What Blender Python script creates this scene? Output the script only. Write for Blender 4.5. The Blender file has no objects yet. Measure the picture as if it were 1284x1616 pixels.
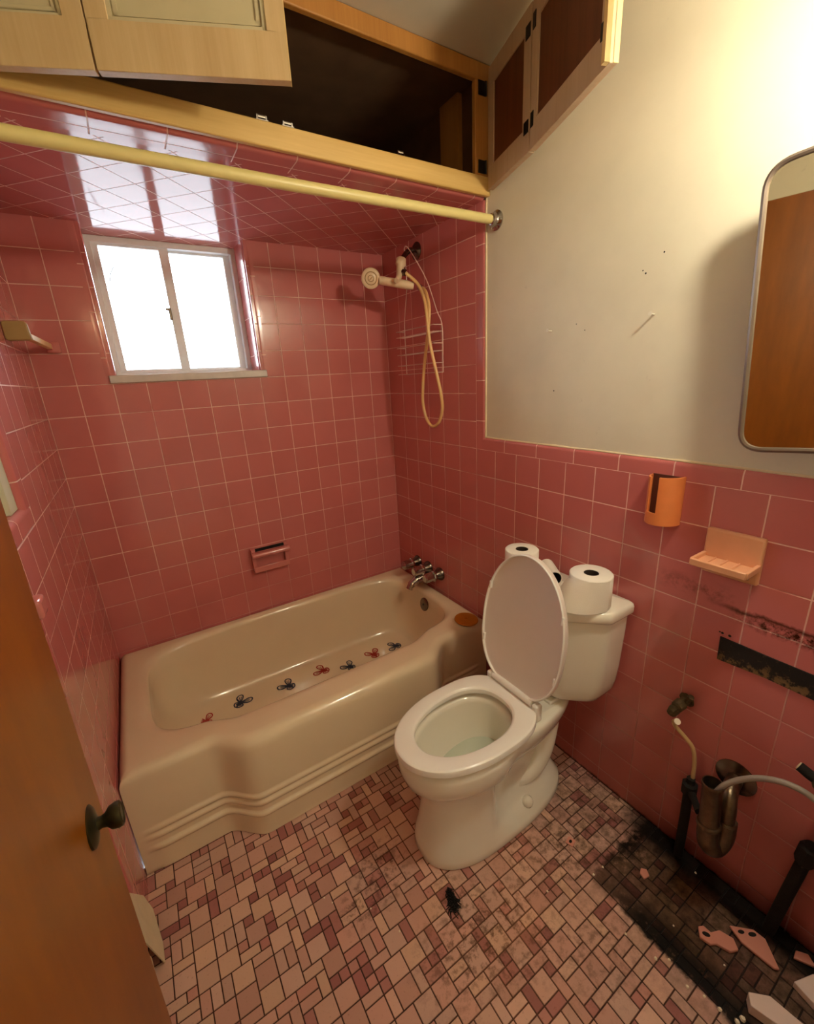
import bpy, bmesh, math, random
from mathutils import Vector, Matrix
random.seed(7)
PI = math.pi
sc = bpy.context.scene
COL = sc.collection
T = 0.108                 # wall tile pitch
WX = -1.404               # left alcove wall
H = 0.38                  # tub rim height
SOF = 1.985               # tiled soffit
CEIL = 2.335

# ------------------------------------------------------------------ materials
def s2l(c):
    return tuple(((v/255)/12.92 if v/255 <= 0.04045 else ((v/255+0.055)/1.055)**2.4) for v in c) + (1.0,)

class NT:
    """small helper around a node tree"""
    def __init__(self, name):
        self.m = bpy.data.materials.new(name); self.m.use_nodes = True
        self.t = self.m.node_tree; self.b = self.t.nodes['Principled BSDF']
    def n(self, kind, **kw):
        nd = self.t.nodes.new(kind)
        for k, v in kw.items(): setattr(nd, k, v)
        return nd
    def l(self, a, b): self.t.links.new(a, b)
    def math(self, op, a, b=None, c=None, clamp=False):
        nd = self.n('ShaderNodeMath', operation=op); nd.use_clamp = clamp
        for i, v in enumerate((a, b, c)):
            if v is None: continue
            if isinstance(v, (int, float)): nd.inputs[i].default_value = v
            else: self.l(v, nd.inputs[i])
        return nd.outputs[0]
    def mix(self, fac, a, b, blend='MIX'):
        nd = self.n('ShaderNodeMix', data_type='RGBA', blend_type=blend)
        for i, v in ((0, fac), (6, a), (7, b)):
            if isinstance(v, (int, float)): nd.inputs[i].default_value = v
            elif isinstance(v, tuple): nd.inputs[i].default_value = v
            else: self.l(v, nd.inputs[i])
        return nd.outputs[2]
    def pos(self):
        g = self.n('ShaderNodeNewGeometry'); s = self.n('ShaderNodeSeparateXYZ')
        self.l(g.outputs['Position'], s.inputs[0]); return g.outputs['Position'], s.outputs
    def noise(self, vec, scale, detail=3, rough=0.5):
        nd = self.n('ShaderNodeTexNoise'); nd.inputs['Scale'].default_value = scale
        nd.inputs['Detail'].default_value = detail; nd.inputs['Roughness'].default_value = rough
        if vec is not None: self.l(vec, nd.inputs['Vector'])
        return nd.outputs['Fac']
    def ramp(self, fac, a, b):
        nd = self.n('ShaderNodeMapRange'); nd.inputs[1].default_value = a; nd.inputs[2].default_value = b
        self.l(fac, nd.inputs[0]); return nd.outputs[0]
    def bump(self, h, strength, dist):
        nd = self.n('ShaderNodeBump'); nd.inputs['Strength'].default_value = strength
        nd.inputs['Distance'].default_value = dist; self.l(h, nd.inputs['Height'])
        self.l(nd.outputs[0], self.b.inputs['Normal']); return nd
    def set(self, **kw):
        for k, v in kw.items():
            self.b.inputs[k.replace('_', ' ')].default_value = v
        return self

def plain(name, rgb, rough=0.5, metal=0.0, var=0.06, scale=30, bump=0.0, bscale=200, coat=0.0, spec=None):
    k = NT(name); p, _ = k.pos()
    f = k.noise(p, scale, 4)
    base = s2l(rgb)
    dark = tuple(v*(1-var*2) for v in base[:3]) + (1,)
    lite = tuple(min(1, v*(1+var)) for v in base[:3]) + (1,)
    k.l(k.mix(f, dark, lite), k.b.inputs['Base Color'])
    k.set(Roughness=rough, Metallic=metal)
    if coat: k.set(Coat_Weight=coat, Coat_Roughness=0.08)
    if spec is not None: k.b.inputs['Specular IOR Level'].default_value = spec
    if bump: k.bump(k.noise(p, bscale, 3), bump, 0.002)
    return k.m

PINK = (200, 115, 113); PINK2 = (193, 108, 105); GROUT = (240, 196, 184)

def tile_mat(name, ua, va, uo, vo, pitch=(T, T), diag=False, clampu=None, stain=False, coat=0.25, ro=0.0):
    k = NT(name); p, xyz = k.pos()
    ax = {'x': 0, 'y': 1, 'z': 2}
    u = xyz[ax[ua]]; v = xyz[ax[va]]
    if clampu is not None: u = k.math('MINIMUM', u, clampu)
    u = k.math('SUBTRACT', u, uo); v = k.math('SUBTRACT', v, vo)
    if diag:
        a = k.math('MULTIPLY', k.math('ADD', u, v), math.sqrt(.5))
        b = k.math('MULTIPLY', k.math('SUBTRACT', v, u), math.sqrt(.5)); u, v = a, b
    u = k.math('ADD', u, pitch[0]*40); v = k.math('ADD', v, pitch[1]*40)
    cb = k.n('ShaderNodeCombineXYZ'); k.l(u, cb.inputs[0]); k.l(v, cb.inputs[1])
    br = k.n('ShaderNodeTexBrick', offset=0.0, squash=1.0)
    br.inputs['Scale'].default_value = 1.0
    br.inputs['Mortar Size'].default_value = 0.0020
    br.inputs['Mortar Smooth'].default_value = 0.5
    br.inputs['Bias'].default_value = 0.0
    br.inputs['Brick Width'].default_value = pitch[0]; br.inputs['Row Height'].default_value = pitch[1]
    br.inputs['Color1'].default_value = s2l(PINK); br.inputs['Color2'].default_value = s2l(PINK2)
    br.inputs['Mortar'].default_value = s2l(GROUT)
    k.l(cb.outputs[0], br.inputs['Vector'])
    # joints fade in noise patches and towards the floor
    col = br.outputs['Color']
    n1 = k.noise(p, 7, 4)
    gf = k.math('MULTIPLY', br.outputs['Fac'], k.ramp(n1, 0.27, 0.45))
    fade = k.ramp(k.math('ADD', xyz[2], k.math('MULTIPLY', k.math('SUBTRACT', k.noise(p, 3.1, 3), 0.5), 0.9)), 0.35, 0.95)
    gf = k.math('MULTIPLY', gf, k.math('ADD', 0.15, k.math('MULTIPLY', fade, 0.85)))
    tilec = k.n('ShaderNodeTexBrick', offset=0.0, squash=1.0)
    for nm in ('Scale', 'Bias', 'Brick Width', 'Row Height'):
        tilec.inputs[nm].default_value = br.inputs[nm].default_value
    tilec.inputs['Mortar Size'].default_value = 0.0
    tilec.inputs['Color1'].default_value = s2l(PINK); tilec.inputs['Color2'].default_value = s2l(PINK2)
    k.l(cb.outputs[0], tilec.inputs['Vector'])
    col = k.mix(gf, tilec.outputs['Color'], s2l(GROUT))
    col = k.mix(k.math('MULTIPLY', k.ramp(k.noise(p, 5, 5), 0.5, 0.85), 0.25), col, s2l((150, 78, 74)))
    if stain:
        # rust and grime where the wash basin used to hang
        y, z = xyz[1], xyz[2]
        def band(lo, hi, w, src):
            a = k.math('SMOOTH_MIN', 1.0, 1.0, 0.0)
            up = k.ramp(src, lo-w, lo+w); dn = k.math('SUBTRACT', 1.0, k.ramp(src, hi-w, hi+w))
            return k.math('MULTIPLY', up, dn)
        nz = k.noise(p, 28, 6, 0.7); nz2 = k.noise(p, 70, 4, 0.7)
        wob = k.math('ADD', z, k.math('MULTIPLY', k.math('SUBTRACT', nz, 0.5), 0.03))
        line1 = k.math('MULTIPLY', band(0.832, 0.842, 0.004, wob), k.math('SUBTRACT', 1.0, k.ramp(y, -1.62, -1.56)))
        line2 = k.math('MULTIPLY', band(0.805, 0.835, 0.008, wob), k.math('SUBTRACT', 1.0, k.ramp(y, -1.68, -1.60)))
        st = k.math('MAXIMUM', k.math('MULTIPLY', line1, 0.85), k.math('MULTIPLY', line2, k.ramp(nz2, 0.40, 0.60)))
        col = k.mix(st, col, s2l((58, 26, 10)))
        smear = k.math('MULTIPLY', band(0.845, 0.885, 0.012, wob), band(-1.60, -1.44, 0.03, y))
        col = k.mix(k.math('MULTIPLY', smear, k.ramp(nz, 0.45, 0.7)), col, s2l((105, 66, 52)))
        # grime climbing from the floor under the basin
        low = k.math('SUBTRACT', 1.0, k.ramp(wob, 0.0, 0.09))
        right = k.math('SUBTRACT', 1.0, k.ramp(y, -1.60, -1.40))
        g = k.math('MULTIPLY', low, right)
        col = k.mix(k.math('MULTIPLY', g, 0.9), col, s2l((22, 14, 10)))
        low2 = k.math('SUBTRACT', 1.0, k.ramp(wob, 0.1, 0.55))  # lower wall tinted browner towards the floor, along its whole length
        col = k.mix(k.math('MULTIPLY', low2, 0.35), col, s2l((120, 52, 34)))
        ring = k.math('SUBTRACT', 1.0, k.ramp(wob, 0.0, 0.012))
        col = k.mix(ring, col, s2l((26, 16, 12)))
    k.l(col, k.b.inputs['Base Color'])
    ro = k.math('ADD', k.math('MULTIPLY', br.outputs['Fac'], 0.35), 0.13+ro)
    k.l(k.math('ADD', ro, k.math('MULTIPLY', k.noise(p, 9, 3), 0.08)), k.b.inputs['Roughness'])
    # slightly pillowed, uneven tiles with sunken joints
    hgt = k.math('ADD', k.math('MULTIPLY', br.outputs['Fac'], -1.0), k.math('MULTIPLY', k.noise(p, 14, 1), 0.5))
    k.bump(hgt, 0.6, 0.0018)
    k.set(Coat_Weight=coat, Coat_Roughness=0.06)
    return k.m

M = {}
M['tile_back'] = tile_mat('pink tile back', 'x', 'z', WX, H)
M['tile_side'] = tile_mat('pink tile side', 'y', 'z', -0.0183, H, clampu=-0.06)
M['tile_right'] = tile_mat('pink tile right', 'y', 'z', -0.0183, H, clampu=-0.06, stain=True)
M['tile_soffit'] = tile_mat('pink tile soffit diagonal', 'x', 'y', -1.09, -0.464, diag=True, coat=0.0, ro=-0.07)
M['tile_border'] = tile_mat('pink tile border', 'x', 'y', -1.107, -0.655, pitch=(0.152, 0.4), coat=0.0)
M['tile_trim_y'] = tile_mat('pink trim along wall', 'y', 'x', -1.43, 0.2, pitch=(0.152, 1.0))
M['tile_trim_z'] = tile_mat('pink trim upright', 'z', 'x', 1.40, 0.3, pitch=(0.152, 1.0))
M['tile_trim_x'] = tile_mat('pink trim across', 'x', 'y', -1.107, 0.5, pitch=(0.152, 2.0))
M['porcelain_cream'] = plain('cream enamel', (230, 212, 182), 0.16, var=0.03, scale=6, coat=0.4)
M['porcelain_white'] = plain('white porcelain', (236, 232, 220), 0.12, var=0.015, scale=8, coat=0.5)
M['seat_white'] = plain('white seat plastic', (244, 242, 238), 0.17, var=0.01, coat=0.3)
M['lid_in'] = plain('toned-down lid plastic', (226, 214, 208), 0.33, var=0.01)  # face toned down so the lip's bright edge is put in by colour
M['chrome'] = plain('chrome', (186, 180, 178), 0.10, metal=1.0, var=0.05)
M['dark_chrome'] = plain('tarnished chrome', (120, 108, 100), 0.25, metal=1.0, var=0.15)
M['brass'] = plain('tarnished grey brass', (126, 108, 88), 0.30, metal=0.9, var=0.3, scale=60, bump=0.25)
M['corroded'] = plain('corroded brass', (96, 78, 50), 0.75, metal=0.3, var=0.45, scale=90, bump=0.9, bscale=160)
M['rust_black'] = plain('rusty black iron', (26, 18, 14), 0.8, metal=0.2, var=0.4, scale=50, bump=0.6)
k = NT('rusty black hanger steel'); p, xyz = k.pos()
low_ = k.math('SUBTRACT', 1.0, k.ramp(xyz[2], 0.692, 0.735))
rs = k.math('MULTIPLY', k.ramp(k.math('ADD', k.noise(p, 55, 5, 0.65), k.math('MULTIPLY', low_, 0.16)), 0.60, 0.70), k.math('ADD', 0.35, k.math('MULTIPLY', low_, 0.65)))
k.l(k.mix(rs, s2l((20, 13, 10)), s2l((120, 92, 58))), k.b.inputs['Base Color']); k.set(Roughness=0.85)
k.bump(k.noise(p, 60, 5, 0.7), 0.8, 0.003); M['hanger'] = k.m
M['hanger_rust'] = plain('rust scale', (122, 96, 66), 0.85, var=0.45, scale=60, bump=0.6)
M['paper'] = plain('white tissue paper', (238, 232, 222), 0.9, var=0.02, bump=0.35, bscale=420)
M['card'] = plain('shade-darkened cardboard core', (52, 38, 28), 0.95)  # cardboard darkened: the shade inside the rolls is put into the colour
M['hole_shade'] = plain('shade painted into holes', (26, 20, 18), 0.95)  # near-black colour standing in for the shade inside holes and gaps
M['slot_brown'] = plain('shaded brown inside', (92, 40, 22), 0.8)  # inside of the orange holder, its shade put into the colour
M['almond'] = plain('almond plastic', (226, 200, 164), 0.32, var=0.03)
M['almond_line'] = plain('tan moulded ring', (170, 134, 90), 0.4)
M['hose'] = plain('yellowed vinyl hose', (226, 184, 124), 0.3, var=0.05)
M['wire'] = plain('coated wire', (226, 196, 186), 0.3)
M['rod'] = plain('cream rod sleeve', (220, 204, 138), 0.36, var=0.04)
M['stopper'] = plain('amber rubber', (186, 112, 22), 0.5, var=0.12)
M['peach'] = plain('peach ceramic', (224, 164, 126), 0.3, var=0.05)
M['orange_plastic'] = plain('orange plastic', (226, 132, 74), 0.38, var=0.06)
M['pink_ceramic'] = plain('pink ceramic', (204, 122, 116), 0.15, var=0.03, coat=0.4)
M['shelf_beige'] = plain('beige shelf', (158, 130, 78), 0.35, var=0.06)
M['nail'] = plain('nail steel', (226, 220, 204), 0.45, metal=0.2)
M['mirror_frame'] = plain('mirror metal rim', (132, 118, 108), 0.35, metal=0.8)
k = NT('mirror glass'); k.set(Metallic=1.0, Roughness=0.015, Base_Color=s2l((232, 228, 214)))
k.l(k.mix(k.noise(k.pos()[0], 6, 3), s2l((226, 222, 208)), s2l((238, 236, 224))), k.b.inputs['Base Color']); M['mirror'] = k.m
M['window_frame'] = plain('aged white window aluminium', (240, 244, 246), 0.3, var=0.04, scale=50)
M['marble'] = plain('grey white marble sill', (214, 208, 204), 0.25, var=0.12, scale=25)
M['black'] = plain('black painted hinge', (14, 11, 10), 0.4)
M['bulb_base'] = plain('white lamp holder', (225, 220, 210), 0.4)
M['grey_hose'] = plain('grey ribbed hose', (150, 138, 128), 0.5)
M['white_tube'] = plain('aged white tube', (206, 170, 120), 0.45, var=0.15)
M['tube_tip'] = plain('white tube tip', (236, 222, 200), 0.4)
M['cardboard'] = plain('pale cardboard', (228, 214, 184), 0.85, var=0.08, scale=20)
M['hair'] = plain('black hair', (12, 9, 8), 0.6)
M['shard'] = plain('broken pink ceramic', (214, 146, 130), 0.35, var=0.05)
M['shard_white'] = plain('pinkish white ceramic', (232, 208, 198), 0.35, var=0.04)
M['sticker_red'] = plain('red sticker ink', (176, 40, 32), 0.5)
M['sticker_blue'] = plain('blue sticker ink', (40, 52, 78), 0.5)
M['knob'] = plain('tarnished green bronze knob', (78, 74, 50), 0.38, metal=0.85, var=0.4, scale=60)
M['interior'] = plain('dark plywood inside cabinet', (112, 78, 50), 0.85, var=0.3, scale=9)

def wood(name, c1, c2, rough, axis='z', scale=14, stretch=0.06):
    k = NT(name); tc = k.n('ShaderNodeNewGeometry'); mp = k.n('ShaderNodeMapping')
    sca = {'x': (stretch, 1, 1), 'y': (1, stretch, 1), 'z': (1, 1, stretch)}[axis]
    mp.inputs['Scale'].default_value = sca
    k.l(tc.outputs['Position'], mp.inputs['Vector'])
    a = k.noise(mp.outputs[0], scale, 6, 0.6); b = k.noise(mp.outputs[0], scale*7, 3, 0.6)
    f = k.math('ADD', k.math('MULTIPLY', a, 0.7), k.math('MULTIPLY', b, 0.3))
    k.l(k.mix(k.ramp(f, 0.35, 0.68), s2l(c1), s2l(c2)), k.b.inputs['Base Color'])
    k.set(Roughness=rough); k.bump(f, 0.15, 0.001)
    return k.m
M['door_wood'] = wood('amber varnished door veneer', (112, 58, 6), (146, 82, 12), 0.36, 'z', 5, 0.2)
M['pale_wood'] = wood('pale maple veneer', (190, 160, 116), (207, 180, 138), 0.45, 'z', 22, 0.05)
M['edge_wood'] = wood('light raw edge', (222, 190, 130), (236, 208, 150), 0.5, 'z')
M['pine'] = wood('yellow pine rail', (202, 162, 92), (220, 184, 116), 0.42, 'x', 24, 0.05)
M['pine_up'] = wood('orange pine stile', (168, 110, 48), (188, 130, 62), 0.45, 'z', 24, 0.05)
M['panel_brown'] = wood('dark brown oak panel', (88, 44, 20), (112, 60, 30), 0.5, 'z', 40, 0.04)
M['door_back'] = wood('greyed maple veneer', (184, 156, 126), (200, 174, 146), 0.5, 'z', 22, 0.05)
M['panel_pale'] = plain('pale painted panel', (196, 184, 150), 0.5, var=0.04)

# painted plaster
def paint(name, rgb, marks=False):
    k = NT(name); p, xyz = k.pos()
    c = s2l(rgb)
    f = k.noise(p, 3.2, 5, 0.6)
    col = k.mix(k.ramp(f, 0.35, 0.75), c, tuple(v*0.88 for v in c[:3]) + (1,))
    if marks:
        g = k.math('MULTIPLY', k.ramp(k.noise(p, 17, 5, 0.65), 0.68, 0.80), 0.3)
        col = k.mix(g, col, s2l((120, 100, 84)))
    k.l(col, k.b.inputs['Base Color']); k.set(Roughness=0.55)
    k.bump(k.math('ADD', k.noise(p, 90, 3), k.math('MULTIPLY', k.noise(p, 8, 3), 2.0)), 0.12, 0.002)
    return k.m
M['paint_wall'] = paint('off white wall paint', (222, 214, 192), True)
M['paint_ceiling'] = paint('off white ceiling paint', (206, 196, 176))
M['caulk'] = plain('old cream caulk', (226, 206, 170), 0.6)
M['casing'] = plain('pale green white casing', (206, 206, 180), 0.45)

# floor tiles: one face colour per tile, plus dirt with shapes of its own
k = NT('mosaic floor tile'); p, xyz = k.pos()
at = k.n('ShaderNodeAttribute', attribute_name='tile_tint')
col = at.outputs['Color']
sp = k.noise(p, 130, 4, 0.7)
col = k.mix(k.math('MULTIPLY', k.ramp(sp, 0.60, 0.72), 0.35), col, s2l((96, 62, 54)))
def smooth_lt(src, at_, w): return k.math('SUBTRACT', 1.0, k.ramp(src, at_-w, at_+w))
def smooth_gt(src, at_, w): return k.ramp(src, at_-w, at_+w)
def floor_dirt(col):
    x, y = xyz[0], xyz[1]
    nA = k.noise(p, 16, 6, 0.68); nB = k.noise(p, 45, 5, 0.7); nC = k.noise(p, 5, 4)
    wx = k.math('ADD', x, k.math('MULTIPLY', k.math('SUBTRACT', nA, 0.5), 0.05))
    wy = k.math('ADD', y, k.math('MULTIPLY', k.math('SUBTRACT', nA, 0.5), 0.05))
    # greyish halo round the toilet foot and along the wall
    h = k.math('MULTIPLY', smooth_gt(wx, -0.32, 0.16), smooth_lt(wy, -1.2, 0.06))
    col = k.mix(k.math('MULTIPLY', h, k.ramp(nB, 0.35, 0.75)), col, s2l((62, 44, 32)))
    foot = k.math('MULTIPLY', smooth_gt(wx, -0.295, 0.008), smooth_lt(wy, -1.495, 0.008))
    col = k.mix(k.math('MULTIPLY', foot, k.math('ADD', 0.72, k.math('MULTIPLY', k.ramp(nC, 0.35, 0.65), 0.26))), col, (0.165, 0.14, 0.085, 1), 'MULTIPLY')
    # black edges of the old cabinet footprint
    e1 = k.math('MULTIPLY', k.math('MULTIPLY', smooth_gt(wx, -0.297, 0.006), smooth_lt(wx, -0.235, 0.03)), smooth_lt(wy, -1.56, 0.07))
    e2 = k.math('MULTIPLY', k.math('MULTIPLY', smooth_lt(wy, -1.49, 0.006), smooth_gt(wy, -1.54, 0.03)), smooth_gt(wx, -0.22, 0.09))
    e3 = k.math('MULTIPLY', smooth_gt(wx, -0.070, 0.02), smooth_lt(wy, -1.46, 0.04))
    e = k.math('MAXIMUM', k.math('MAXIMUM', k.math('MULTIPLY', e1, k.ramp(nB, 0.26, 0.44)), k.math('MULTIPLY', e2, k.ramp(nB, 0.35, 0.5))), e3)
    col = k.mix(k.math('MULTIPLY', e, 0.95), col, s2l((6, 4, 3)))
    # scuffed patches in the walkway
    def blob(cx, cy, r, amt, col, rgb, nn=nB, lo=0.48, hi=0.62):
        dx = k.math('SUBTRACT', wx, cx); dy = k.math('SUBTRACT', wy, cy)
        d = k.math('SQRT', k.math('ADD', k.math('MULTIPLY', dx, dx), k.math('MULTIPLY', dy, dy)))
        f = k.math('MULTIPLY', k.math('SUBTRACT', 1.0, k.ramp(d, r*0.3, r)), k.ramp(nn, lo, hi))
        return k.mix(k.math('MULTIPLY', f, amt), col, s2l(rgb))
    col = blob(-0.60, -1.44, 0.16, 0.75, col, (52, 34, 26))
    col = blob(-0.80, -1.13, 0.12, 0.7, col, (58, 38, 34))
    col = blob(-0.90, -1.18, 0.07, 0.7, col, (58, 40, 34))
    col = blob(-0.74, -1.42, 0.14, 0.6, col, (70, 46, 40))
    col = blob(-0.42, -1.36, 0.13, 0.5, col, (70, 46, 36))
    col = blob(-0.29, -1.40, 0.12, 0.7, col, (62, 44, 34))
    col = blob(-0.66, -1.30, 0.09, 0.5, col, (64, 44, 36))
    col = blob(-0.45, -1.60, 0.15, 0.45, col, (70, 48, 38))
    col = blob(-0.55, -1.38, 0.34, 0.22, col, (196, 130, 84), nC, 0.3, 0.7)
    col = blob(-0.75, -0.95, 0.3, 0.25, col, (178, 96, 64), nC, 0.3, 0.7)
    return col
col = floor_dirt(col)
k.l(col, k.b.inputs['Base Color'])
k.l(k.math('ADD', k.math('MULTIPLY', k.noise(p, 40, 3), 0.25), 0.34), k.b.inputs['Roughness']); k.b.inputs['Specular IOR Level'].default_value = 0.18
k.bump(k.noise(p, 220, 3), 0.12, 0.0006)
M['floor'] = k.m
k = NT('dark floor grout'); p, xyz = k.pos()
k.l(floor_dirt(k.mix(k.noise(p, 60, 4), s2l((44, 26, 22)), s2l((96, 62, 54)))), k.b.inputs['Base Color']); k.set(Roughness=0.9)
M['grout'] = k.m

k = NT('window glass')
tr = k.n('ShaderNodeBsdfTransparent'); gl = k.n('ShaderNodeBsdfGlossy'); mx = k.n('ShaderNodeMixShader'); fr = k.n('ShaderNodeFresnel')
tr.inputs[0].default_value = (0.97, 0.98, 0.98, 1); gl.inputs['Roughness'].default_value = 0.03; fr.inputs[0].default_value = 1.45
k.l(fr.outputs[0], mx.inputs[0]); k.l(tr.outputs[0], mx.inputs[1]); k.l(gl.outputs[0], mx.inputs[2])
k.l(mx.outputs[0], k.t.nodes['Material Output'].inputs[0]); M['glass'] = k.m
k = NT('toilet water'); k.set(Base_Color=s2l((196, 204, 190)), Roughness=0.03)
k.l(k.mix(k.noise(k.pos()[0], 8, 2), s2l((186, 196, 180)), s2l((204, 210, 196))), k.b.inputs['Base Color']); M['water'] = k.m

def emit(name, rgb, strength):
    k = NT(name); k.b.inputs['Base Color'].default_value = (0, 0, 0, 1)
    k.b.inputs['Emission Color'].default_value = s2l(rgb) if max(rgb) > 1 else rgb + (1,)
    k.b.inputs['Emission Strength'].default_value = strength; return k.m

# ------------------------------------------------------------------ mesh helpers
class MB:
    def __init__(self): self.v = []; self.f = []
    def add(self, vs, fs):
        o = len(self.v); self.v += [tuple(a) for a in vs]; self.f += [tuple(i+o for i in q) for q in fs]; return self
    def box(self, x0, x1, y0, y1, z0, z1):
        e = len(self.v)*2.5e-6        # keeps neighbouring boxes from sharing corners
        x0 += e; x1 -= e; y0 += e; y1 -= e; z0 += e; z1 -= e
        vs = [(x, y, z) for z in (z0, z1) for y in (y0, y1) for x in (x0, x1)]
        return self.add(vs, [(0, 2, 3, 1), (4, 5, 7, 6), (0, 1, 5, 4), (2, 6, 7, 3), (0, 4, 6, 2), (1, 3, 7, 5)])
    def obox(self, c, size, rot):
        """box of a size about a centre, turned by a 3x3 matrix"""
        sx, sy, sz = (s/2 for s in size)
        vs = [tuple(Vector(c) + rot @ Vector((x, y, z))) for z in (-sz, sz) for y in (-sy, sy) for x in (-sx, sx)]
        return self.add(vs, [(0, 2, 3, 1), (4, 5, 7, 6), (0, 1, 5, 4), (2, 6, 7, 3), (0, 4, 6, 2), (1, 3, 7, 5)])
    def loops(self, ls, closed=True, cap0=True, cap1=True):
        n = len(ls[0]); vs = [p for l in ls for p in l]; fs = []
        for i in range(len(ls)-1):
            for j in range(n if closed else n-1):
                a = i*n+j; b = i*n+(j+1) % n
                fs.append((a, b, b+n, a+n))
        if cap0: fs.append(tuple(reversed(range(n))))
        if cap1: fs.append(tuple(range((len(ls)-1)*n, len(ls)*n)))
        return self.add(vs, fs)
    def tube(self, path, r, n=12, caps=True):
        P = [Vector(p) for p in path]; R = r if isinstance(r, (list, tuple)) else [r]*len(P)
        t0 = (P[1]-P[0]).normalized()
        up = Vector((0, 0, 1)) if abs(t0.z) < 0.9 else Vector((1, 0, 0))
        nrm = t0.cross(up).normalized(); ls = []
        for i, p in enumerate(P):
            if i == 0: t = P[1]-P[0]
            elif i == len(P)-1: t = P[-1]-P[-2]
            else: t = (P[i+1]-P[i]).normalized() + (P[i]-P[i-1]).normalized()
            if t.length < 1e-9: t = P[i]-P[i-1]
            t.normalize()
            nrm = nrm - t*nrm.dot(t)
            nrm.normalize(); bn = t.cross(nrm)
            ls.append([tuple(p + nrm*(R[i]*math.cos(2*PI*j/n)) + bn*(R[i]*math.sin(2*PI*j/n))) for j in range(n)])
        return self.loops(ls, True, caps, caps)
    def lathe(self, prof, o, axis, n=32, caps=True):
        """prof: (distance along axis, radius)"""
        a = Vector(axis).normalized(); u = a.cross(Vector((0, 0, 1)) if abs(a.z) < .9 else Vector((1, 0, 0))).normalized(); w = a.cross(u); o = Vector(o)
        ls = [[tuple(o + a*d + u*(r*math.cos(2*PI*j/n)) + w*(r*math.sin(2*PI*j/n))) for j in range(n)] for d, r in prof]
        return self.loops(ls, True, caps, caps)
    def prism(self, poly, fn0, fn1):
        """polygon extruded between two mappings of its 2-D points"""
        return self.loops([[fn0(p) for p in poly], [fn1(p) for p in poly]])

def spline(pts, k=8):
    P = [Vector(p) for p in pts]; P = [P[0]*2-P[1]] + P + [P[-1]*2-P[-2]]; out = []
    for i in range(1, len(P)-2):
        a, b, c, d = P[i-1], P[i], P[i+1], P[i+2]
        for j in range(k):
            t = j/k
            out.append(tuple(0.5*((2*b) + (c-a)*t + (2*a-5*b+4*c-d)*t*t + (3*b-a-3*c+d)*t**3)))
    out.append(tuple(P[-2])); return out

def round_poly(pts, r, seg=5):
    out = []; n = len(pts)
    for i in range(n):
        p = Vector(pts[i]); a = Vector(pts[i-1])-p; b = Vector(pts[(i+1) % n])-p
        rr = min(r, a.length*0.45, b.length*0.45)
        p0 = p + a.normalized()*rr; p1 = p + b.normalized()*rr
        for j in range(seg+1):
            t = j/seg; out.append(tuple(p0*(1-t)**2 + p*2*t*(1-t) + p1*t*t))
    return out

WORLD = {}
def obj(name, mb, mat, parent=None, bevel=0.0, smooth=True, angle=40, seg=2):
    me = bpy.data.meshes.new(name)
    xs = list(zip(*mb.v))
    o0 = Vector(((min(xs[0])+max(xs[0]))/2, (min(xs[1])+max(xs[1]))/2, min(xs[2])))
    me.from_pydata([tuple(Vector(p)-o0) for p in mb.v], [], mb.f)
    bm = bmesh.new(); bm.from_mesh(me)
    bmesh.ops.remove_doubles(bm, verts=bm.verts, dist=1e-6)
    bmesh.ops.recalc_face_normals(bm, faces=bm.faces); bm.to_mesh(me); bm.free()
    if smooth:
        me.shade_smooth(); me.set_sharp_from_angle(angle=math.radians(angle))
    me.materials.append(mat)
    o = bpy.data.objects.new(name, me); COL.objects.link(o)
    WORLD[o.name] = o0
    if parent is not None:
        o.parent = parent; o.location = o0 - WORLD[parent.name]
    else: o.location = o0
    if bevel:
        b = o.modifiers.new('Bevel', 'BEVEL'); b.width = bevel; b.segments = seg; b.limit_method = 'ANGLE'; b.angle_limit = math.radians(35)
    return o
def thing(name, loc, label, cat, group=None):
    o = bpy.data.objects.new(name, None); COL.objects.link(o); o.location = loc; o.empty_display_size = 0.05
    WORLD[o.name] = Vector(loc); o['label'] = label; o['category'] = cat
    if group: o['group'] = group
    return o
def tag(o, label, cat, group=None):
    o['label'] = label; o['category'] = cat
    if group: o['group'] = group
    return o
def struct(o, label=None, cat=None):
    o['kind'] = 'structure'
    if label: o['label'] = label
    if cat: o['category'] = cat
    return o
def I3(): return Matrix.Identity(3)

# ------------------------------------------------------------------ room shell
# floor mosaic: squares, bars and small squares packed on a one-inch grid
U = 0.0254
fx0, fy0 = -1.46, -2.06; nx, ny = 58, 53
grid = [[0]*ny for _ in range(nx)]
base = MB().box(fx0, 0.01, -2.15, -0.70, -0.03, -0.0016)
tiles = []
for i in range(nx):
    for j in range(ny):
        if grid[i][j]: continue
        opts = [(2, 2)]*9 + [(2, 1)]*5 + [(1, 2)]*5 + [(1, 1)]*5
        random.shuffle(opts)
        for w, h in opts + [(1, 1)]:
            if i+w <= nx and j+h <= ny and all(not grid[i+a][j+b] for a in range(w) for b in range(h)):
                for a in range(w):
                    for b in range(h): grid[i+a][j+b] = 1
                tiles.append((i, j, w, h)); break
vs = []; fs = []; tint = []
BIG = [(206, 164, 150), (212, 172, 156), (200, 156, 144), (204, 166, 154), (196, 150, 138), (214, 174, 154)]
SMALL = [(168, 112, 108), (176, 120, 114), (158, 102, 100), (186, 132, 124), (196, 142, 132)]
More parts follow.
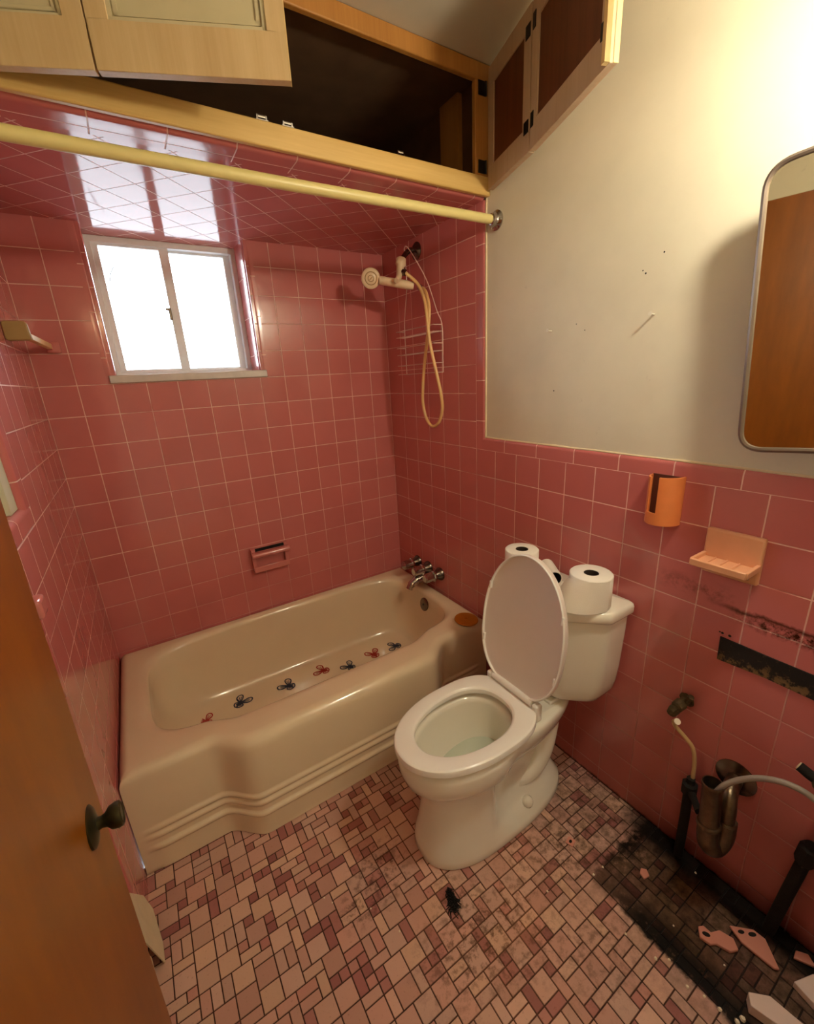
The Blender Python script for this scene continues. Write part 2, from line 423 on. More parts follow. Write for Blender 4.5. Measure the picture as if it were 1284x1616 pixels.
for i, j, w, h in tiles:
    g = 0.0014
    x0 = fx0+i*U+g; x1 = fx0+(i+w)*U-g; y0 = fy0+j*U+g; y1 = fy0+(j+h)*U-g
    if x0 > -0.002 or y1 < -2.15: continue
    x1 = min(x1, -0.001); b = 0.0007; o = len(vs); dz = random.uniform(-0.0002, 0.0002)
    vs += [(x0, y0, -0.0016), (x1, y0, -0.0016), (x1, y1, -0.0016), (x0, y1, -0.0016),
           (x0+b, y0+b, dz), (x1-b, y0+b, dz), (x1-b, y1-b, dz), (x0+b, y1-b, dz)]
    q = [(4, 5, 6, 7), (0, 1, 5, 4), (1, 2, 6, 5), (2, 3, 7, 6), (3, 0, 4, 7)]
    fs += [tuple(a+o for a in f) for f in q]
    c = random.choice(SMALL if (w*h == 1 or (w*h == 2 and random.random() < 0.22)) else BIG)
    s = random.uniform(0.94, 1.05); c = tuple(min(255, v*s) for v in c)
    tint += [s2l(c)]*5
me = bpy.data.meshes.new('floor')
nb = len(base.v)
me.from_pydata(base.v + vs, [], base.f + [tuple(a+nb for a in f) for f in fs])
me.materials.append(M['grout']); me.materials.append(M['floor'])
ca = me.attributes.new('tile_tint', 'FLOAT_COLOR', 'CORNER')
nbf = len(base.f)
for n_, poly in enumerate(me.polygons):
    cc = tint[n_-nbf] if n_ >= nbf else (0.1, 0.07, 0.06, 1)
    if n_ >= nbf: poly.material_index = 1
    for li in poly.loop_indices: ca.data[li].color = cc
fl = bpy.data.objects.new('floor', me); COL.objects.link(fl); WORLD['floor'] = Vector((0, 0, 0)); struct(fl)

# back wall of the alcove, with the window opening
wx0, wx1, wz0, wz1 = -1.174, -0.640, 1.478, SOF
b = MB()
b.box(WX-0.05, wx0, 0, 0.22, 0, SOF); b.box(wx1, 0.05, 0, 0.22, 0, SOF); b.box(wx0, wx1, 0, 0.22, 0, wz0)
struct(obj('wall_back', b, M['tile_back'], smooth=False))
# soffit: diagonal tiles, running on into the window recess
b = MB().box(WX-0.05, 0.05, -0.625, 0.0, SOF, SOF+0.03); b.box(WX-0.05, 0.05, 0.0, 0.22, SOF, CEIL+0.3)
struct(obj('ceiling_alcove', b, M['tile_soffit'], smooth=False))
b = MB().box(WX-0.05, 0.05, -0.665, -0.625, SOF, SOF+0.03)
struct(obj('ceiling_border', b, M['tile_border'], smooth=False))
def bullnose(prof, s0, s1, fn, caps=True):
    return MB().loops([[fn(a, c, s0) for a, c in prof], [fn(a, c, s1) for a, c in prof]], True, caps, caps)
def quarter(w, t, n=6, r=None):
    """strip of width w and thickness t whose far edge is rounded"""
    r = r or t
    pts = [(0, 0)] + [(w-r+r*math.sin(PI/2*i/n), -t*(1-0) + t - (t - t*math.cos(PI/2*i/n)) - t*0 if False else -(t)*(1-math.cos(PI/2*i/n)) ) for i in range(n+1)]
    return pts
# soffit front bullnose
prof = [(-0.665, SOF)] + [(-0.697-0.018*math.sin(PI/2*i/8), SOF+0.018*(1-math.cos(PI/2*i/8))) for i in range(9)] + [(-0.715, SOF+0.03), (-0.665, SOF+0.03)]
struct(obj('trim_1', bullnose(prof, WX-0.05, 0.0, lambda a, c, s: (s, a, c)), M['tile_trim_x']))

# right wall: painted plaster behind, tile in front
b = MB().box(0.008, 0.12, -2.20, 0.25, -0.03, CEIL+0.3)
struct(obj('wall_right', b, M['paint_wall'], smooth=False))
b = MB().box(0.0, 0.008, -0.6663, 0.0, 0, SOF); b.box(0.0, 0.008, -2.05, -0.6663, 0, H+7*T)
struct(obj('wall_right_tile', b, M['tile_right'], smooth=False))
zc = H+7*T
prof = [(zc, 0.0)] + [(zc+0.035+0.012*math.sin(PI/2*i/8), 0.008*(1-math.cos(PI/2*i/8))) for i in range(9)] + [(zc, 0.008)]
struct(obj('trim_2', bullnose(prof, -2.05, -0.70, lambda a, c, s: (c, s, a)), M['tile_trim_y']))
prof = [(-0.6663, 0.0)] + [(-0.70-0.012*math.sin(PI/2*i/8), 0.008*(1-math.cos(PI/2*i/8))) for i in range(9)] + [(-0.6663, 0.008)]
struct(obj('trim_3', bullnose(prof, zc, SOF, lambda a, c, s: (c, a, s)), M['tile_trim_z']))
struct(obj('trim_4', MB().box(0.003, 0.009, -0.717, -0.711, zc+0.045, SOF+0.005), M['caulk'], bevel=0.002))
b = MB().tube([(0.007, -0.714 - i*0.0668, zc+0.048 + random.uniform(-0.001, 0.001)) for i in range(21)], [0.0035*random.uniform(0.6, 1.3) for _ in range(21)], 6)
struct(obj('trim_5', b, M['caulk']))

# left wall: furred-out tile, plaster set back five centimetres
PX = -1.43
b = MB().box(PX-0.10, PX, -2.05, 0.25, -0.03, CEIL+0.3)
struct(obj('wall_left', b, M['paint_wall'], smooth=False))
b = MB().box(PX, WX, -0.6663, 0.0, 0, SOF); b.box(PX, WX, -0.885, -0.6663, 0, zc)
struct(obj('wall_left_tile', b, M['tile_side'], smooth=False))
def edge_prof(y0, w, r):      # plan outline of an upright bullnose on the left wall
    return [(PX, y0), (WX, y0)] + [(WX-r+r*math.cos(PI/2*i/8), y0-w+r-r*math.sin(PI/2*i/8)) for i in range(9)] + [(PX, y0-w)]
struct(obj('trim_6', bullnose(edge_prof(-0.6663, 0.05, 0.014), zc+0.045, SOF, lambda a, c, s: (a, c, s)), M['tile_trim_z']))
struct(obj('trim_7', bullnose(edge_prof(-0.885, 0.052, 0.014), 0, zc, lambda a, c, s: (a, c, s)), M['tile_trim_z']))
prof = [(PX, zc), (WX, zc), (WX, zc+0.035)] + [(WX-0.014+0.014*math.cos(PI/2*i/8), zc+0.036+0.014*math.sin(PI/2*i/8)) for i in range(9)] + [(PX, zc+0.05)]
struct(obj('trim_8', bullnose(prof, -0.937, -0.6663, lambda a, c, s: (a, s, c)), M['tile_trim_y'], bevel=0.004))
struct(obj('trim_9', MB().box(PX, PX+0.014, -0.78, -0.7165, zc+0.05, CEIL), M['casing'], bevel=0.003))

# ceiling, front wall with the doorway, hallway behind
struct(obj('ceiling', MB().box(PX-0.1, 0.12, -2.15, -0.0, CEIL, CEIL+0.08), M['paint_ceiling'], smooth=False))
b = MB().box(PX-0.1, -1.305, -2.15, -2.05, -0.03, CEIL+0.1); b.box(-0.56, 0.12, -2.15, -2.05, -0.03, CEIL+0.1); b.box(-1.305, -0.56, -2.15, -2.05, 2.03, CEIL+0.1)
struct(obj('wall_front', b, M['paint_wall'], smooth=False))
b = MB().box(PX-0.2, 0.2, -3.20, -3.10, -0.03, CEIL+0.1); b.box(PX-0.3, PX-0.2, -3.20, -2.15, -0.03, CEIL+0.1); b.box(0.2, 0.3, -3.20, -2.15, -0.03, CEIL+0.1)
b.box(PX-0.3, 0.3, -3.20, -2.15, CEIL, CEIL+0.1)
struct(obj('wall_hall', b, M['paint_wall'], smooth=False))
struct(obj('floor_hall', MB().box(PX-0.3, 0.3, -3.20, -2.15, -0.06, -0.002), M['pine'], smooth=False))

# ------------------------------------------------------------------ window
fy = 0.135
wroot = struct(obj('window_1', MB().box(wx0, wx0+0.022, fy, fy+0.06, wz0+0.012, wz1).box(wx1-0.022, wx1, fy, fy+0.06, wz0+0.012, wz1)
    .box(wx0, wx1, fy, fy+0.06, wz0+0.010, wz0+0.028).box(wx0, wx1, fy, fy+0.06, wz1-0.022, wz1), M['window_frame'], bevel=0.002))
def sash(x0, x1, y, w0, w1, name):
    z0, z1 = wz0+0.012, wz1-0.004
    s = obj(name, MB().box(x0, x0+w0, y, y+0.02, z0, z1).box(x1-w1, x1, y, y+0.02, z0, z1).box(x0, x1, y, y+0.02, z0, z0+0.024).box(x0, x1, y, y+0.02, z1-0.026, z1), M['window_frame'], wroot, bevel=0.002)
    obj('pane', MB().box(x0+w0-0.003, x1-w1+0.003, y+0.008, y+0.011, z0+0.02, z1-0.022), M['glass'], s)
    return s
xm = -0.918
s1 = sash(wx0+0.012, xm+0.02, fy+0.008, 0.03, 0.034, 'sash')
sash(xm-0.012, wx1-0.012, fy+0.032, 0.034, 0.036, 'sash')
obj('latch', MB().box(xm-0.022, xm-0.012, fy-0.012, fy+0.01, 1.70, 1.745).box(xm-0.032, xm-0.014, fy-0.012, fy-0.006, 1.735, 1.745), M['dark_chrome'], s1, bevel=0.002)
struct(obj('trim_10', MB().box(-1.195, -0.618, -0.014, fy+0.02, wz0-0.016, wz0+0.012), M['marble'], bevel=0.003))
# rounded tile jambs of the recess
for i, (xa, sg) in enumerate(((wx0, -1), (wx1, 1))):
    prof = [(xa, fy)] + [(xa+sg*0.022*(1-math.cos(PI/2*q/8)), -0.001+0.022-0.022*math.sin(PI/2*q/8)) for q in range(9)] + [(xa+sg*0.035, -0.001), (xa+sg*0.035, 0.01), (xa+sg*0.005, fy)]
    # tile return sits just inside the opening
    prof = [(x-sg*0.004, y) for x, y in prof]
    struct(obj('trim_%d' % (11+i), bullnose(prof, wz0+0.012, SOF, lambda a, c, s: (a, c, s)), M['tile_trim_z']))
obj('crack', MB().tube(spline([(-1.118, fy+0.014, 1.835), (-1.110, fy+0.014, 1.862), (-1.096, fy+0.014, 1.885), (-1.084, fy+0.014, 1.903)]), [0.002]*8+[0.0018]*8+[0.0008]*9, 6), M['dark_chrome'], s1)

# ------------------------------------------------------------------ bathtub
def sm(a, b, x):
    t = max(0, min(1, (x-a)/(b-a))); return t*t*(3-2*t)
def bow(x): return sm(-1.165, -1.045, x)*(1-sm(-0.36, -0.24, x))
def bathtub():
    X0, X1, Y0, Y1 = WX+0.002, -0.002, -0.735, -0.002
    N = 260
    per = []
    Lx, Ly = X1-X0, Y1-Y0; tot = 2*(Lx+Ly)
    for i in range(N):
        d = tot*i/N
        if d < Lx: per.append((X0+d, Y0))
        elif d < Lx+Ly: per.append((X1, Y0+d-Lx))
        elif d < 2*Lx+Ly: per.append((X1-(d-Lx-Ly), Y1))
        else: per.append((X0, Y1-(d-2*Lx-Ly)))
    cx, cy = (X0+X1)/2, (Y0+Y1)/2
    def outer(inset, z, depth, ribs=0.0):
        l = []
        for x, y in per:
            fx = cx+(x-cx)*(1-inset/(Lx/2)); fyy = cy+(y-cy)*(1-inset/(Ly/2))
            if y < cy:
                w = (cy-y)/(cy-Y0)
                dd = depth*bow(x)
                if ribs and y <= Y0+1e-6:
                    dd += ribs*sm(-1.385, -1.335, x)*(1-sm(-0.10, -0.05, x))
                fyy -= dd*w**6
            l.append((fx, fyy, z))
        return l
    def inner(x0, x1, y0, y1, z, n, bowd=0.0, ztilt=0.0):
        mx, my = (x0+x1)/2, (y0+y1)/2; a, c = (x1-x0)/2, (y1-y0)/2; l = []
        for x, y in per:
            u, v = (x-cx)/(Lx/2), (y-cy)/(Ly/2)
            r = (abs(u)**n+abs(v)**n)**(-1/n)
            px, py = mx+a*u*r, my+c*v*r
            if py < my: py -= bowd*bow(px)*((my-py)/c)**3
            l.append((px, py, z))
        return l
    def ribp(z):
        return 0.007*max(0, 1-((z-0.160)/0.011)**2) + 0.007*max(0, 1-((z-0.134)/0.011)**2) + 0.008*max(0, 1-((z-0.092)/0.012)**2) + 0.006*(1-sm(0.075, 0.17, z))
    L = [outer(0.004, 0.0, 0.082), outer(0.0, 0.004, 0.082, 0.006)]
    z = 0.02
    while z < 0.185: L.append(outer(0, z, 0.081, ribp(z))); z += 0.004
    for z in (0.22, 0.27, 0.31, 0.335): L.append(outer(0, z, 0.080-0.03*(z-0.2)))
    for i in range(1, 8):
        a = PI/2*i/7; L.append(outer(0.030*(1-math.cos(a)), 0.345+0.035*math.sin(a), 0.076-0.012*i/7))
    ix = (WX+0.068, -0.055, -0.655, -0.040)
    L.append(inner(ix[0]-0.006, ix[1]+0.006, ix[2]-0.006, ix[3]+0.006, 0.3795, 7.5, 0.050))
    for i in range(1, 7):
        a = PI/2*i/6; q = 0.022*math.sin(a)
        L.append(inner(ix[0]+q*1.3, ix[1]-q, ix[2]+q, ix[3]-q, 0.3795-0.022*(1-math.cos(a)), 6.5-i*0.25, 0.050-0.004*i))
    A = (ix[0]+0.03, ix[1]-0.022, ix[2]+0.022, ix[3]-0.022); B = (WX+0.27, -0.135, -0.575, -0.125)
    for i in range(1, 23):
        a = PI/2*i/22; e = 2/3.0
        s = 1-math.cos(a)**e; dz = math.sin(a)**e
        sl = 1-math.cos(a)**0.9
        L.append(inner(A[0]+(B[0]-A[0])*sl, A[1]+(B[1]-A[1])*s, A[2]+(B[2]-A[2])*s, A[3]+(B[3]-A[3])*s, 0.357-(0.357-0.053)*dz, 5-1.6*s, 0.026*(1-s)))
    L.append(inner(-0.98, -0.28, -0.46, -0.24, 0.0525, 3.2))
    L.append(inner(-0.75, -0.55, -0.4, -0.3, 0.052, 3))
    return MB().loops(L, True, True, True)
tub = obj('bathtub', bathtub(), M['porcelain_cream'], angle=60)
tag(tub, 'cream enamelled alcove bathtub with bowed ribbed apron under the window', 'bathtub')
ov = obj('overflow_plate', MB().lathe([(0, 0.034), (0.004, 0.034), (0.007, 0.028), (0.008, 0.006), (0.0085, 0.0)], (-0.083, -0.357, 0.312), (-1, 0, 0.22), 28), M['dark_chrome'], tub)
ov['label'] = 'round tarnished metal overflow plate'
obj('screw', MB().lathe([(0, 0.006), (0.003, 0.005), (0.004, 0.0)], (-0.091, -0.357, 0.314), (-1, 0, 0.22), 12), M['black'], ov)

# butterfly stickers on the tub floor
def butterfly(mb, scale):
    """outlined wings and a body; flat ribbons in (u, v)"""
    def ribbon(pts, w, closed=True):
        n = len(pts); L0, L1 = [], []
        for i in range(n):
            a = Vector(pts[i-1 if closed else max(i-1, 0)]); c = Vector(pts[(i+1) % n if closed else min(i+1, n-1)])
            t = (c-a).normalized(); nn = Vector((-t.y, t.x))*w
            L0.append(Vector(pts[i])+nn); L1.append(Vector(pts[i])-nn)
        return L0, L1
    out = []
    for sgn in (-1, 1):
        for c, ang, ln, wd in (((0.04, 0.06), 0.70, 1.55, 0.60), ((0.03, -0.02), -0.95, 0.78, 0.62)):
            pts = []
            for i in range(22):
                t = 2*PI*i/22
                u = (1-math.cos(t))/2; v = math.sin(t)*(0.25+0.75*u)*wd
                x = c[0]+ln*u*math.cos(ang)-v*math.sin(ang); y = c[1]+ln*u*math.sin(ang)+v*math.cos(ang)
                pts.append((sgn*x*scale, y*scale*1.25))
            out.append((ribbon(pts, 0.10*scale), True))
            for k_ in (-0.42, 0.05, 0.45):
                a2 = ang+k_*0.6
                pts = [(sgn*(c[0]+ln*0.85*t*math.cos(a2))*scale, (c[1]+ln*0.85*t*math.sin(a2))*scale) for t in (0, 0.5, 1)]
                out.append((ribbon(pts, 0.05*scale, False), False))
        out.append((ribbon([(0, 0.3*scale), (sgn*0.12*scale, 0.6*scale), (sgn*0.2*scale, 0.8*scale)], 0.03*scale, False), False))
    out.append((ribbon([(0, -0.65*scale), (0, 0), (0, 0.4*scale)], 0.10*scale, False), False))
    return out
bvh_tub = None
def sticker(pos_, rot, scale, mat, label, tilt_n):
    n = Vector(tilt_n).normalized(); u = Vector((math.cos(rot), math.sin(rot), 0)); u = (u-n*u.dot(n)).normalized(); v = n.cross(u)
    mb = MB(); P = Vector(pos_)
    for (a, c), closed in butterfly(None, scale):
        l = len(a); vs_ = [tuple(P+u*q.x+v*q.y) for q in a] + [tuple(P+u*q.x+v*q.y) for q in c]
        vs_ += [tuple(Vector(w_)+n*0.0006) for w_ in vs_]
        fs_ = []
        for i in range(l if closed else l-1):
            j = (i+1) % l
            fs_ += [(i, j, l+j, l+i), (2*l+i, 3*l+i, 3*l+j, 2*l+j)]
        mb.add(vs_, fs_)
    tag(obj('butterfly_sticker', mb, mat, smooth=False), label, 'sticker', 'butterfly stickers in the bathtub')
SR, SB = M['sticker_red'], M['sticker_blue']
tubmesh = tub.data
from mathutils.bvhtree import BVHTree
bvh = BVHTree.FromPolygons([tuple(v.co+WORLD[tub.name]) for v in tubmesh.vertices], [tuple(p_.vertices) for p_ in tubmesh.polygons])
for (x, y, rot, s, mt, lb) in [
    (-1.150, -0.222, 0.2, 0.021, SR, 'red butterfly sticker farthest left in the cream bathtub'),
    (-1.002, -0.192, -0.9, 0.024, SB, 'dark blue butterfly sticker right beside the leftmost red one'),
    (-0.783, -0.212, 0.55, 0.024, SB, 'dark blue butterfly sticker third from left, wings spread widest'),
    (-0.605, -0.205, 0.9, 0.023, SR, 'red butterfly sticker in the middle of the bathtub'),
    (-0.484, -0.258, 0.4, 0.022, SB, 'blue butterfly sticker half hidden by rim between the red ones'),
    (-0.338, -0.243, 0.1, 0.023, SR, 'red butterfly sticker nearest the tub faucet'),
    (-0.208, -0.248, 1.2, 0.022, SB, 'dark butterfly sticker peeking over rim nearest the drain end')]:
    hit, nrm, _, _ = bvh.ray_cast(Vector((x, y, 0.33)), Vector((0, 0, -1)))
    if nrm.z < 0: nrm = -nrm
    sticker(hit+nrm*0.0015, rot, s*1.22, mt, lb, nrm)

# ------------------------------------------------------------------ tub faucet
f = thing('tub_faucet', (0, -0.29, 0.40), 'chrome three-handle tub faucet on the pink wall above the tub end', 'faucet')
for y in (-0.19, -0.29, -0.39):
    e = obj('handle', MB().lathe([(0.034, 0.018), (0.038, 0.027), (0.046, 0.029), (0.050, 0.026)] +
        [(0.054, 0.0245), (0.094, 0.0235), (0.099, 0.018), (0.0995, 0.0)], (0.0, y, 0.472), (-1, 0, 0), 10), M['chrome'], f, angle=25)
    obj('escutcheon', MB().lathe([(0, 0.034), (0.005, 0.034), (0.014, 0.028), (0.024, 0.023), (0.036, 0.019)], (0.0, y, 0.472), (-1, 0, 0), 24), M['dark_chrome'], e)
sp_ = spline([(0.0, -0.29, 0.425), (-0.045, -0.289, 0.425), (-0.085, -0.287, 0.418), (-0.112, -0.285, 0.402), (-0.125, -0.284, 0.382)], 6)
obj('spout', MB().tube(sp_, [0.026]*7+[0.024]*6+[0.021]*6+[0.018]*6, 16), M['chrome'], f)
obj('spout_base', MB().lathe([(0, 0.03), (0.004, 0.03), (0.010, 0.024), (0.014, 0.022)], (0, -0.29, 0.425), (-1, 0, 0), 24), M['dark_chrome'], f)

# soap dish set into the back wall
f = thing('soap_dish', (-0.73, 0, 0.585), 'pink ceramic soap dish with grab bar on the tiled back wall', 'soap dish')
x0, x1 = -0.815, -0.645
b = MB().box(x0, x0+0.018, -0.034, 0.002, 0.585, 0.700).box(x1-0.018, x1, -0.034, 0.002, 0.585, 0.700).box(x0, x1, -0.030, 0.002, 0.682, 0.702)
b.box(x0, x1, -0.036, 0.002, 0.585, 0.603).box(x0, x1, -0.038, -0.029, 0.585, 0.614).box(x0+0.01, x1-0.01, -0.006, 0.002, 0.59, 0.695)
obj('tray', b, M['pink_ceramic'], f, bevel=0.006, seg=3)
prof = [(-0.047+0.015*math.cos(2*PI*i/24), 0.676+0.013*math.sin(2*PI*i/24)) for i in range(24)]
gb = MB().loops([[(x0-0.004, y, z) for y, z in prof], [(x1+0.004, y, z) for y, z in prof]])
gb.box(x0-0.002, x0+0.020, -0.052, -0.01, 0.664, 0.689).box(x1-0.020, x1+0.002, -0.052, -0.01, 0.664, 0.689)
obj('grab_bar', gb, M['pink_ceramic'], f, bevel=0.004, seg=3)
obj('slot', MB().box(x0+0.018, x1-0.018, -0.033, -0.025, 0.690, 0.7026), M['hole_shade'], f)  # dark strip painting the shade of the gap behind the bar

# amber stopper on the rim corner
f = tag(obj('drain_stopper', MB().lathe([(0, 0.050), (0.004, 0.053), (0.008, 0.051), (0.010, 0.040), (0.0105, 0.008), (0.014, 0.006), (0.015, 0.0)], (-0.083, -0.687, 0.381), (0.05, -0.05, 1), 36), M['stopper']),
    'round amber rubber drain stopper lying on the tub corner by the wall', 'stopper')

# ------------------------------------------------------------------ shower set
f = thing('hand_shower', (0, -0.293, 1.93), 'almond plastic hand shower hung on the dark shower arm', 'shower')
obj('wall_flange', MB().lathe([(0, 0.034), (0.003, 0.034), (0.010, 0.026), (0.018, 0.014)], (0, -0.293, 1.932), (-1, 0, 0), 28), M['dark_chrome'], f)
obj('shower_arm', MB().tube(spline([(0.0, -0.293, 1.932), (-0.03, -0.297, 1.932), (-0.058, -0.305, 1.918), (-0.085, -0.316, 1.893), (-0.098, -0.321, 1.880)], 6), 0.0105, 14), M['dark_chrome'], f)
d = Vector((-0.35, -0.25, -1)).normalized()
c0 = Vector((-0.096, -0.320, 1.888))
br_ = obj('bracket', MB().lathe([(0, 0.014), (0.002, 0.0205), (0.022, 0.0215), (0.026, 0.0185), (0.030, 0.0155), (0.062, 0.0145), (0.066, 0.010)], c0, d, 20)
    .tube([c0+d*0.052, c0+d*0.070+Vector((-0.012, -0.012, -0.012)), c0+d*0.085+Vector((-0.026, -0.020, -0.012))], [0.012, 0.012, 0.010], 12), M['almond'], f)
c1 = c0+d*0.055
obj('hose_outlet', MB().lathe([(0, 0.010), (0.012, 0.010), (0.013, 0.0125), (0.026, 0.0125), (0.028, 0.008)], c1, (0.55, -0.9, -0.25), 16), M['dark_chrome'], br_)
h0 = Vector((-0.062, -0.352, 1.785)); h1 = Vector((-0.185, -0.285, 1.812))
dh = (h1-h0).normalized()
obj('handle', MB().tube([h0, h0+dh*0.02, h0+dh*0.06, h0+dh*0.10, h1], [0.0135, 0.0165, 0.0175, 0.0165, 0.016], 18), M['almond'], f)
nf = Vector((-0.42, -0.86, -0.22)).normalized(); hc = Vector((-0.212, -0.262, 1.822))
hd = obj('shower_head', MB().lathe([(-0.022, 0.012), (-0.018, 0.026), (-0.008, 0.036), (0.004, 0.0395), (0.012, 0.038), (0.016, 0.033), (0.0165, 0.026), (0.0150, 0.0235), (0.0165, 0.021), (0.017, 0.0)], hc, nf, 36), M['almond'], f)
obj('spray_ring', MB().lathe([(0.0155, 0.0255), (0.0175, 0.0235), (0.0155, 0.0215)], hc, nf, 36, False).lathe([(0.0165, 0.013), (0.0185, 0.012), (0.0165, 0.010)], hc, nf, 24, False)
    .obox(hc+nf*0.018, (0.016, 0.003, 0.003), nf.to_track_quat('Y', 'Z').to_matrix() @ Matrix.Rotation(0.7, 3, 'Y')), M['almond_line'], hd)
obj('hose_nut', MB().lathe([(0, 0.0105), (0.008, 0.012), (0.016, 0.0115), (0.022, 0.008)], h0-dh*0.016, -dh, 12), M['chrome'], f)
p1 = c1+Vector((0.55, -0.9, -0.25)).normalized()*0.026; p0 = h0-dh*0.036
hs = spline([tuple(p0), (-0.048, -0.4203, 1.7468), (-0.062, -0.4565, 1.6825), (-0.068, -0.4498, 1.5947), (-0.068, -0.4179, 1.4784), (-0.064, -0.3926, 1.3811), (-0.058, -0.3799, 1.3125), (-0.054, -0.3966, 1.2485), (-0.05, -0.4329, 1.2168), (-0.048, -0.4791, 1.2354), (-0.052, -0.5119, 1.2929), (-0.058, -0.5114, 1.3616), (-0.068, -0.4963, 1.4492), (-0.078, -0.4757, 1.5552), (-0.076, -0.4586, 1.6524), (-0.066, -0.4298, 1.7243), (-0.060, -0.378, 1.788), tuple(p1)], 8)
hz = obj('hose', MB().tube(hs, 0.0068, 10), M['hose'], f)

# wire caddy hanging from the shower arm
w = MB(); R_ = 0.0021
def wire(pts, k_=6, r=R_): w.tube(spline(pts, k_), r, 6)
cy0, cy1, cxw, cxf = -0.470, -0.185, -0.004, -0.050
for y in (cy0, cy1):
    sgn = 1 if y > -0.3 else -1
    wire([(-0.062, -0.306+sgn*0.012, 1.935), (-0.050, -0.31+sgn*0.03, 1.900), (-0.030, -0.325+sgn*0.075, 1.80), (-0.02, y+0.02*(-sgn), 1.68), (cxw-0.006, y, 1.62), (cxw-0.006, y, 1.50), (cxw-0.006, y, 1.44)])
wire([(-0.062, -0.294, 1.935), (-0.063, -0.306, 1.941), (-0.062, -0.318, 1.935)])
for z in (1.625, 1.555, 1.478):
    wire([(cxw-0.006, cy0, z), (cxf, cy0+0.004, z), (cxf-0.004, cy0+0.02, z), (cxf-0.004, cy1-0.02, z), (cxf, cy1-0.004, z), (cxw-0.006, cy1, z)], 5)
for z in (1.600, 1.525, 1.440):
    wire([(cxw-0.006, cy0, z), (cxf, cy0+0.004, z), (cxf-0.004, cy0+0.02, z), (cxf-0.004, cy1-0.02, z), (cxf, cy1-0.004, z), (cxw-0.006, cy1, z)], 5, 0.0016)
    wire([(cxw-0.006, cy0, z), (cxw-0.006, cy1, z)], 2, 0.0016)
    for i in range(1, 12):
        y = cy0+(cy1-cy0)*i/12; wire([(cxw-0.006, y, z), (cxf-0.004, y, z)], 2, 0.0012)
tag(obj('shower_caddy', w, M['wire']), 'thin wire shower caddy hanging empty behind the shower hose', 'caddy')

# curtain rod
f = thing('curtain_rod', (-0.7, -0.76, 1.896), 'long cream shower curtain rod spanning the tub alcove', 'rod')
obj('rod', MB().tube([(-1.398, -0.76, 1.905), (-0.7, -0.76, 1.906), (-0.012, -0.76, 1.912)], 0.0142, 20), M['rod'], f)
for x, sx in ((0.008, -1), (WX-0.051, 1)):
    obj('end_flange', MB().lathe([(0, 0.030), (0.004, 0.030), (0.010, 0.022), (0.014, 0.019), (0.026, 0.018), (0.028, 0.015)] if sx < 0 else [(0, 0.03), (0.004, 0.03), (0.012, 0.018), (0.06, 0.018)], (x, -0.762, 1.911 if sx < 0 else 1.905), (sx, 0, 0), 28), M['chrome'], f)

# small shelf in the upper left corner
f = thing('towel_bar', (-1.37, -0.2, 1.57), 'beige square towel bar bracketed in the upper left corner by the window', 'towel bar')
obj('end_block', MB().prism(round_poly([(-1.4035, 1.580), (-1.346, 1.582), (-1.349, 1.632), (-1.4035, 1.632)], 0.010, 5), lambda q: (q[0], -0.333, q[1]), lambda q: (q[0], -0.312, q[1])), M['shelf_beige'], f, bevel=0.003)
obj('bar', MB().loops([[(-1.362, -0.315, 1.583), (-1.346, -0.315, 1.583), (-1.346, -0.315, 1.600), (-1.362, -0.315, 1.600)], [(-1.350, -0.020, 1.582), (-1.334, -0.020, 1.582), (-1.334, -0.020, 1.600), (-1.350, -0.020, 1.600)]]), M['edge_wood'], f, bevel=0.002)
obj('wall_bracket', MB().box(-1.352, -1.312, -0.018, 0.002, 1.570, 1.606).box(-1.353, -1.331, -0.024, -0.01, 1.579, 1.603), M['pink_ceramic'], f, bevel=0.005)

# pink towel-bar post on the left wainscot edge
f = tag(obj('towel_bar_post', MB().box(WX-0.03, WX+0.022, -0.955, -0.905, 1.005, 1.045), M['pink_ceramic'], bevel=0.007, seg=3), 'small pink ceramic towel bar post on the left wall edge', 'towel bar post')
obj('socket', MB().lathe([(0, 0.010), (0.003, 0.009), (0.0035, 0)], (WX+0.003, -0.955, 1.022), (0, -1, 0), 16), M['black'], f)

